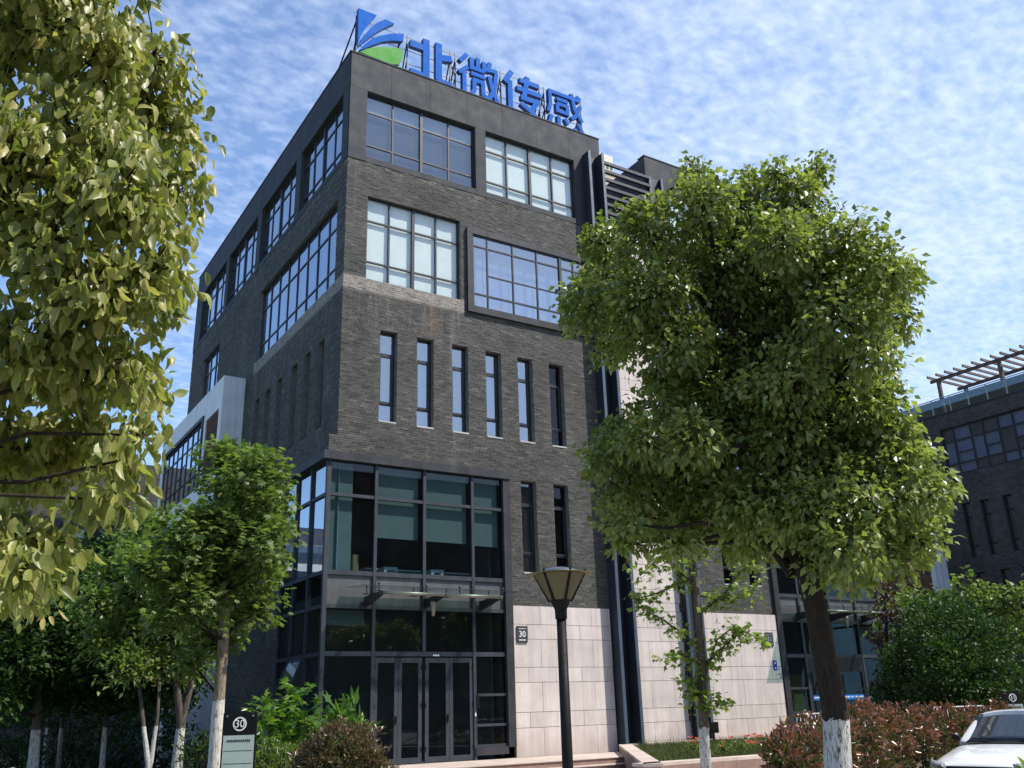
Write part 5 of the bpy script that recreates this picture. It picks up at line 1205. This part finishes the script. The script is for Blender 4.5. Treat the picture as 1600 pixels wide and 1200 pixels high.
    q = MB(); q.prism([(-.09, .62), (-.03, .62), (-.03, .605), (.03, .605), (.03, .62), (.09, .62), (.10, .66), (.03, .66), (.03, .675), (-.03, .675), (-.03, .66), (-.10, .66)], 0, .01); o = q.build('badge', mat('gold_badge', (.6, .42, .12), .3, metal=.8), root); o.rotation_euler.z = -PI/2; o.location = (-.03, 0, 0)
    q = MB(); q.box(-.035, -.022, -.22, .22, .34, .44); q.build('licence_plate', M['bluesticker'], root)
    for x, y in ((.82, .79), (.82, -.79), (3.42, .79), (3.42, -.79)):
        s_ = 1 if y > 0 else -1
        q = MB(lambda a, b, c: (a, b, c)); q.lathe([(.20, -.10), (.30, -.10), (.315, -.06), (.315, .06), (.30, .10), (.20, .10)], 28); tw = fixn(q.build('tyre', M['rubber'], None))
        wh = MB(); wh.lathe([(0, -.02), (.20, -.04), (.205, .09), (.19, .08), (.18, .03), (.05, .05), (0, .05)], 20); rim = wh.build('rim', M['steel'], None)
        wl = empty('wheel'); wl.parent = root; wl.location = (x, y, .315); wl.rotation_euler.x = PI/2*(-s_); tw.parent = wl; rim.parent = wl
        q = MB(); q.tube([(x, s_*.55, .33), (x, s_*.893, .33)], .36, 24); q.build('wheel_arch', M['rubber'], root)
    q = MB(); q.tube([(2.9, 0, 1.46), (3.0, 0, 1.53), (3.08, 0, 1.46)], .02, 6); q.build('aerial', M['black'], root)
    return root
car = make_car()
cp = at(1527, 1193, 16.0); fwd = np.array([CAM[0]-cp[0], CAM[1]-cp[1]]); ang = math.atan2(-fwd[1], -fwd[0])
car.location = (cp[0], cp[1], GZ); car.rotation_euler.z = ang-math.radians(21)

# ------------------------------------------------------------------ bicycle at the lower left
bp_ = at(70, 1200, 13.0); bic = empty('bicycle', (bp_[0], bp_[1], GZ+.04), 2.4, label='parked bicycle with red handlebar grips, only its handlebar showing at the lower left', cat='bicycle')
for x in (-.5, .52):
    wl = empty('wheel'); wl.parent = bic; wl.location = (x, 0, .33)
    q = MB(); q.tube([(.31*math.cos(a), 0, .31*math.sin(a)) for a in [2*PI*k/24 for k in range(25)]], .02, 6, caps=False); q.build('tyre', M['rubber'], wl)
    q = MB()
    for k in range(12): q.bar((0, 0, 0), (.3*math.cos(k*PI/6), 0, .3*math.sin(k*PI/6)), .004)
    q.build('spoke', M['steel'], wl)
q = MB(); fz = [((-.5, 0, .33), (-.12, 0, .28)), ((-.12, 0, .28), (-.2, 0, .80)), ((-.2, 0, .78), (-.5, 0, .33)), ((-.12, 0, .28), (.36, 0, .78)), ((-.18, 0, .72), (.36, 0, .84)), ((.34, 0, .95), (.52, 0, .33))]
for a, b in fz: q.tube([a, b], .017, 8)
q.build('frame', M['signblueside'], bic)
q = MB(); q.tube([(.34, 0, .90), (.32, 0, 1.02)], .014, 8); q.tube([(.12, -.30, 1.10), (.24, -.24, 1.09), (.32, -.1, 1.02), (.32, .1, 1.02), (.24, .24, 1.09), (.12, .30, 1.10)], .012, 8); q.build('handlebar', M['steel'], bic)
gm_ = mat('red_grip', (.35, .02, .04), .6)
for s_ in (-1, 1): q = MB(); q.tube([(.21, s_*.255, 1.092), (.10, s_*.31, 1.105)], .018, 8); q.build('grip', gm_, bic)
q = MB(); q.lathe([(0, .86), (.06, .84), (.1, .82), (.1, .80), (0, .80)], 12, c=(-.22, 0)); q.build('saddle', M['black'], bic)
q = MB(); q.lathe([(0, 0), (.035, .005), (.05, .02), (0, .03)], 14); o = q.build('rear_mirror', M['steel'], bic); o.location = (.28, .20, 1.14)

# ------------------------------------------------------------------ building at the right
RB = empty('office_building', label='dark brick building at the right edge with a roof terrace and glass balustrade', cat='building')
XR = 38.0
TR = lambda u, d, z: (XR-d, u, z)
hr = [(-14, 5.72, 12.75, 15.42)]+[(y, y+.52, 8.2, 11.12) for y in (4.75, 3.68, 2.42, 1.2, 0, -1.2, -2.4)]+[(y, y+.55, 4.5, 7.4) for y in (5.8, 4.7, 3.3, 2.1, .9, -.3)]
w = MB(TR, True); wall_sheet(w, -14, 9.2, -.6, 16.25, hr, .3); w.add([(9.2, 0, -.6), (9.2, -14, -.6), (9.2, -14, 16.25), (9.2, 0, 16.25)], [(3, 2, 1, 0)]); w.add([(-14, 0, 16.25), (9.2, 0, 16.25), (9.2, -14, 16.25), (-14, -14, 16.25)], [(0, 1, 2, 3)]); w.build('wall', M['farbrick'], RB)
cols = [5.02, 4.0, 3.3, 2.42, 1.6, .8, 0, -.8, -1.6, -2.4, -3.2, -4, -4.8, -5.6, -6.4, -7.2, -8, -8.8, -9.6, -10.4, -11.2, -12, -12.8][::-1]
window(TR, True, RB, -13.9, 5.72, 12.75, 15.42, cols, [13.35, 14.65], d=-.15, fw=.09, glass='glassfar', bd=.08, blinds=lambda i, j: ('curt', 'curt', 'curt', 'greycurt')[int(random.random()*4)], extra={(i, 1): 13.95 for i in range(0, 23, 2)})
for h in hr[1:]: slit_window(TR, True, RB, h[0], h[1], h[2], h[3], 'glassfar', blind='curt')
q = MB(TR, True); q.box(-14, 9.1, -6, -5.9, 0, 16); 
for z in (3.9, 8, 12.3, 16.1): q.box(-14, 9.1, -6, -.35, z-.2, z)
q.build('inner_wall', M['inner'], RB)
# terrace balustrade
q = MB(TR, True); q.box(-14, 9.25, -.06, .04, 16.25, 16.33); q.build('balustrade_base', M['clad'], RB)
y = 9.2
while y > -13:
    q = MB(TR, True); q.box(y-1.08, y-.03, -.02, 0, 16.34, 17.15); q.build('glass_panel', M['glassgreen'], RB)
    q = MB(TR, True); q.box(y-.025, y+.015, -.04, .02, 16.33, 17.2); q.build('balustrade_post', M['galv'], RB); y -= 1.1
q = MB(TR, True); q.box(-14, 9.25, -.04, .02, 17.2, 17.24); q.build('handrail', M['galv'], RB)
q = MB(TR, True); q.box(-14, 10.5, -9, -2.9, 16.3, 17.9); q.box(-14, 10.7, -9.2, -2.7, 17.9, 18.05); q.build('roof_house', M['clad'], RB)
# white bay with wooden louvres
q = MB(TR, True); q.box(6.75, 7.0, 0, 1.2, -.6, 9.75); q.box(7.0, 20, 0, 1.15, 9.2, 9.75); q.box(7.0, 20, .0, .9, -.6, 9.2); q.build('bay', M['render'], RB)
for k in range(30):
    z = 5.6+k*.12; q = MB(TR, True); q.box(7.02, 10.4, .95, 1.06, z, z+.075); q.build('slat', M['wood'], RB)
PG = empty('pergola', label='weathered wooden pergola on the roof terrace of the right-hand building', cat='pergola')
def TP(u, d, z): return (XR+.3-d, u, z)
for u in (5.4, 1.75, -1.9, -5.5):
    for d in (0, -2.6):
        q = MB(TP, True); q.box(u-.09, u+.09, d-.09, d+.09, 16.3, 18.30); q.build('post', M['oldwood'], PG)
for d in (0, -2.6):
    q = MB(TP, True); q.box(-6.5, 5.9, d-.05, d+.05, 18.30, 18.48); q.build('beam', M['oldwood'], PG)
u = 5.7
while u > -6.5:
    q = MB(TP, True); q.box(u-.04, u+.04, -3.1, .55, 18.482, 18.62); q.build('rafter', M['oldwood'], PG); u -= .55

# ------------------------------------------------------------------ buildings behind at the left and in the distance
LB = empty('rear_building', label='shaded brick building behind the white bay with a glass balcony', cat='building')
q = MB(); wall_sheet(q, 0, 1, 0, 1, [], 0); q = MB()
q.box(-7, 3, 25, 40, 9.0, 13.6); q.box(-14, 3, 27.5, 40, -.6, 9.0); q.box(-14, -7, 27.5, 40, 9, 11.5); q.build('wall', M['farbrick'], LB)
q = MB(); q.box(-14, 0.5, 24.8, 27.4, 8.6, 9.0); q.build('balcony_slab', M['render'], LB)
for k in range(9):
    q = MB(); q.box(-12+k*1.3, -10.75+k*1.3, 24.85, 24.87, 9.05, 10.0); q.build('glass_panel', M['glassgreen'], LB)
q = MB(); q.box(-12.1, .4, 24.83, 24.89, 10.0, 10.05); q.build('handrail', M['galv'], LB)
TT = empty('distant_tower', label='tan tower block far away, seen through the roof louvres', cat='building')
q = MB(); q.box(32, 50, 40, 44.5, -.6, 52.7); q.build('wall', M['tan'], TT)
q = MB(); q.box(31.9, 50.1, 39.9, 44.6, 52.705, 53.0); q.build('parapet_cap', M['cream'], TT)
DT = empty('distant_tower', label='cream tower block seen far away past the roof corner', cat='building')
c_ = at(938, 262, 90); q = MB(); q.box(48.76-9, 48.76, 45.1, 52, -.6, 59.3); q.build('wall', M['cream'], DT)
q = MB()
for k in range(3):
    for j in range(4): q.box(48.76-.45-j*.55, 48.76-.15-j*.55, 45.04, 45.1, 56.9+k*.6-.6, 57.25+k*.6-.6)
q.build('window', M['frame'], DT)
for nm, X0, X1, Y0, Y1, H, lb in (('opposite_building', -60, 130, -75, -60, 24.0, 'dark office building across the road, seen mirrored in the windows'),):
    OB = empty(nm, label=lb, cat='building'); q = MB(); q.box(X0, X1, Y0, Y1, -.6, H); q.build('wall', M['farbrick'], OB)
    q = MB()
    for fl_ in range(5):
        for k in range(41): q.box(X0+3+k*4.4, X0+5.6+k*4.4, Y1, Y1+.05, 2+fl_*4, 4.2+fl_*4)
    q.build('windows', M['frame'], OB, kind='stuff')
# trees across the road, mirrored in the entrance glass
src = None
for i, (x, y) in enumerate(((-20, -34), (-13.5, -33), (-5, -36), (2, -35), (9.5, -37), (17, -36), (25, -34), (34, -36), (44, -35))):
    if src is None:
        src = empty('roadside_tree', (x, y, GZ), label='leafy tree across the road, first of nine from the left end of their row', cat='tree', group='trees across the road')
        q = MB(); q.tube([(0, 0, 0), (.1, 0, 1.6), (0, .1, 3.4), (.1, 0, 5)], [.2, .16, .13, .06], 10); q.build('trunk', M['bark'], src)
        bl = [((x+random.uniform(-1.5, 1.5), y+random.uniform(-1.5, 1.5), random.uniform(1.6, 6.6)), random.uniform(1.3, 2.1)) for _ in range(14)]
        pos, out, cs, ns = crown_points(bl, 60, 6, .5); make_leaves(src, T_small(.7), pos, out, .34, [M['camphor']])
    else:
        o = copy_tree(src); o['label'] = 'leafy tree across the road, ' + ('second', 'third', 'fourth', 'fifth', 'sixth', 'seventh', 'eighth', 'last')[i-1] + ' of nine from the left end of their row'; o.location = (x, y, GZ); o.rotation_euler.z = i*1.3; o.scale = (1, 1, random.uniform(.85, 1.2))
print('objects', len(bpy.data.objects), 'tris', sum(len(o.data.polygons) for o in bpy.data.objects if o.type == 'MESH'))
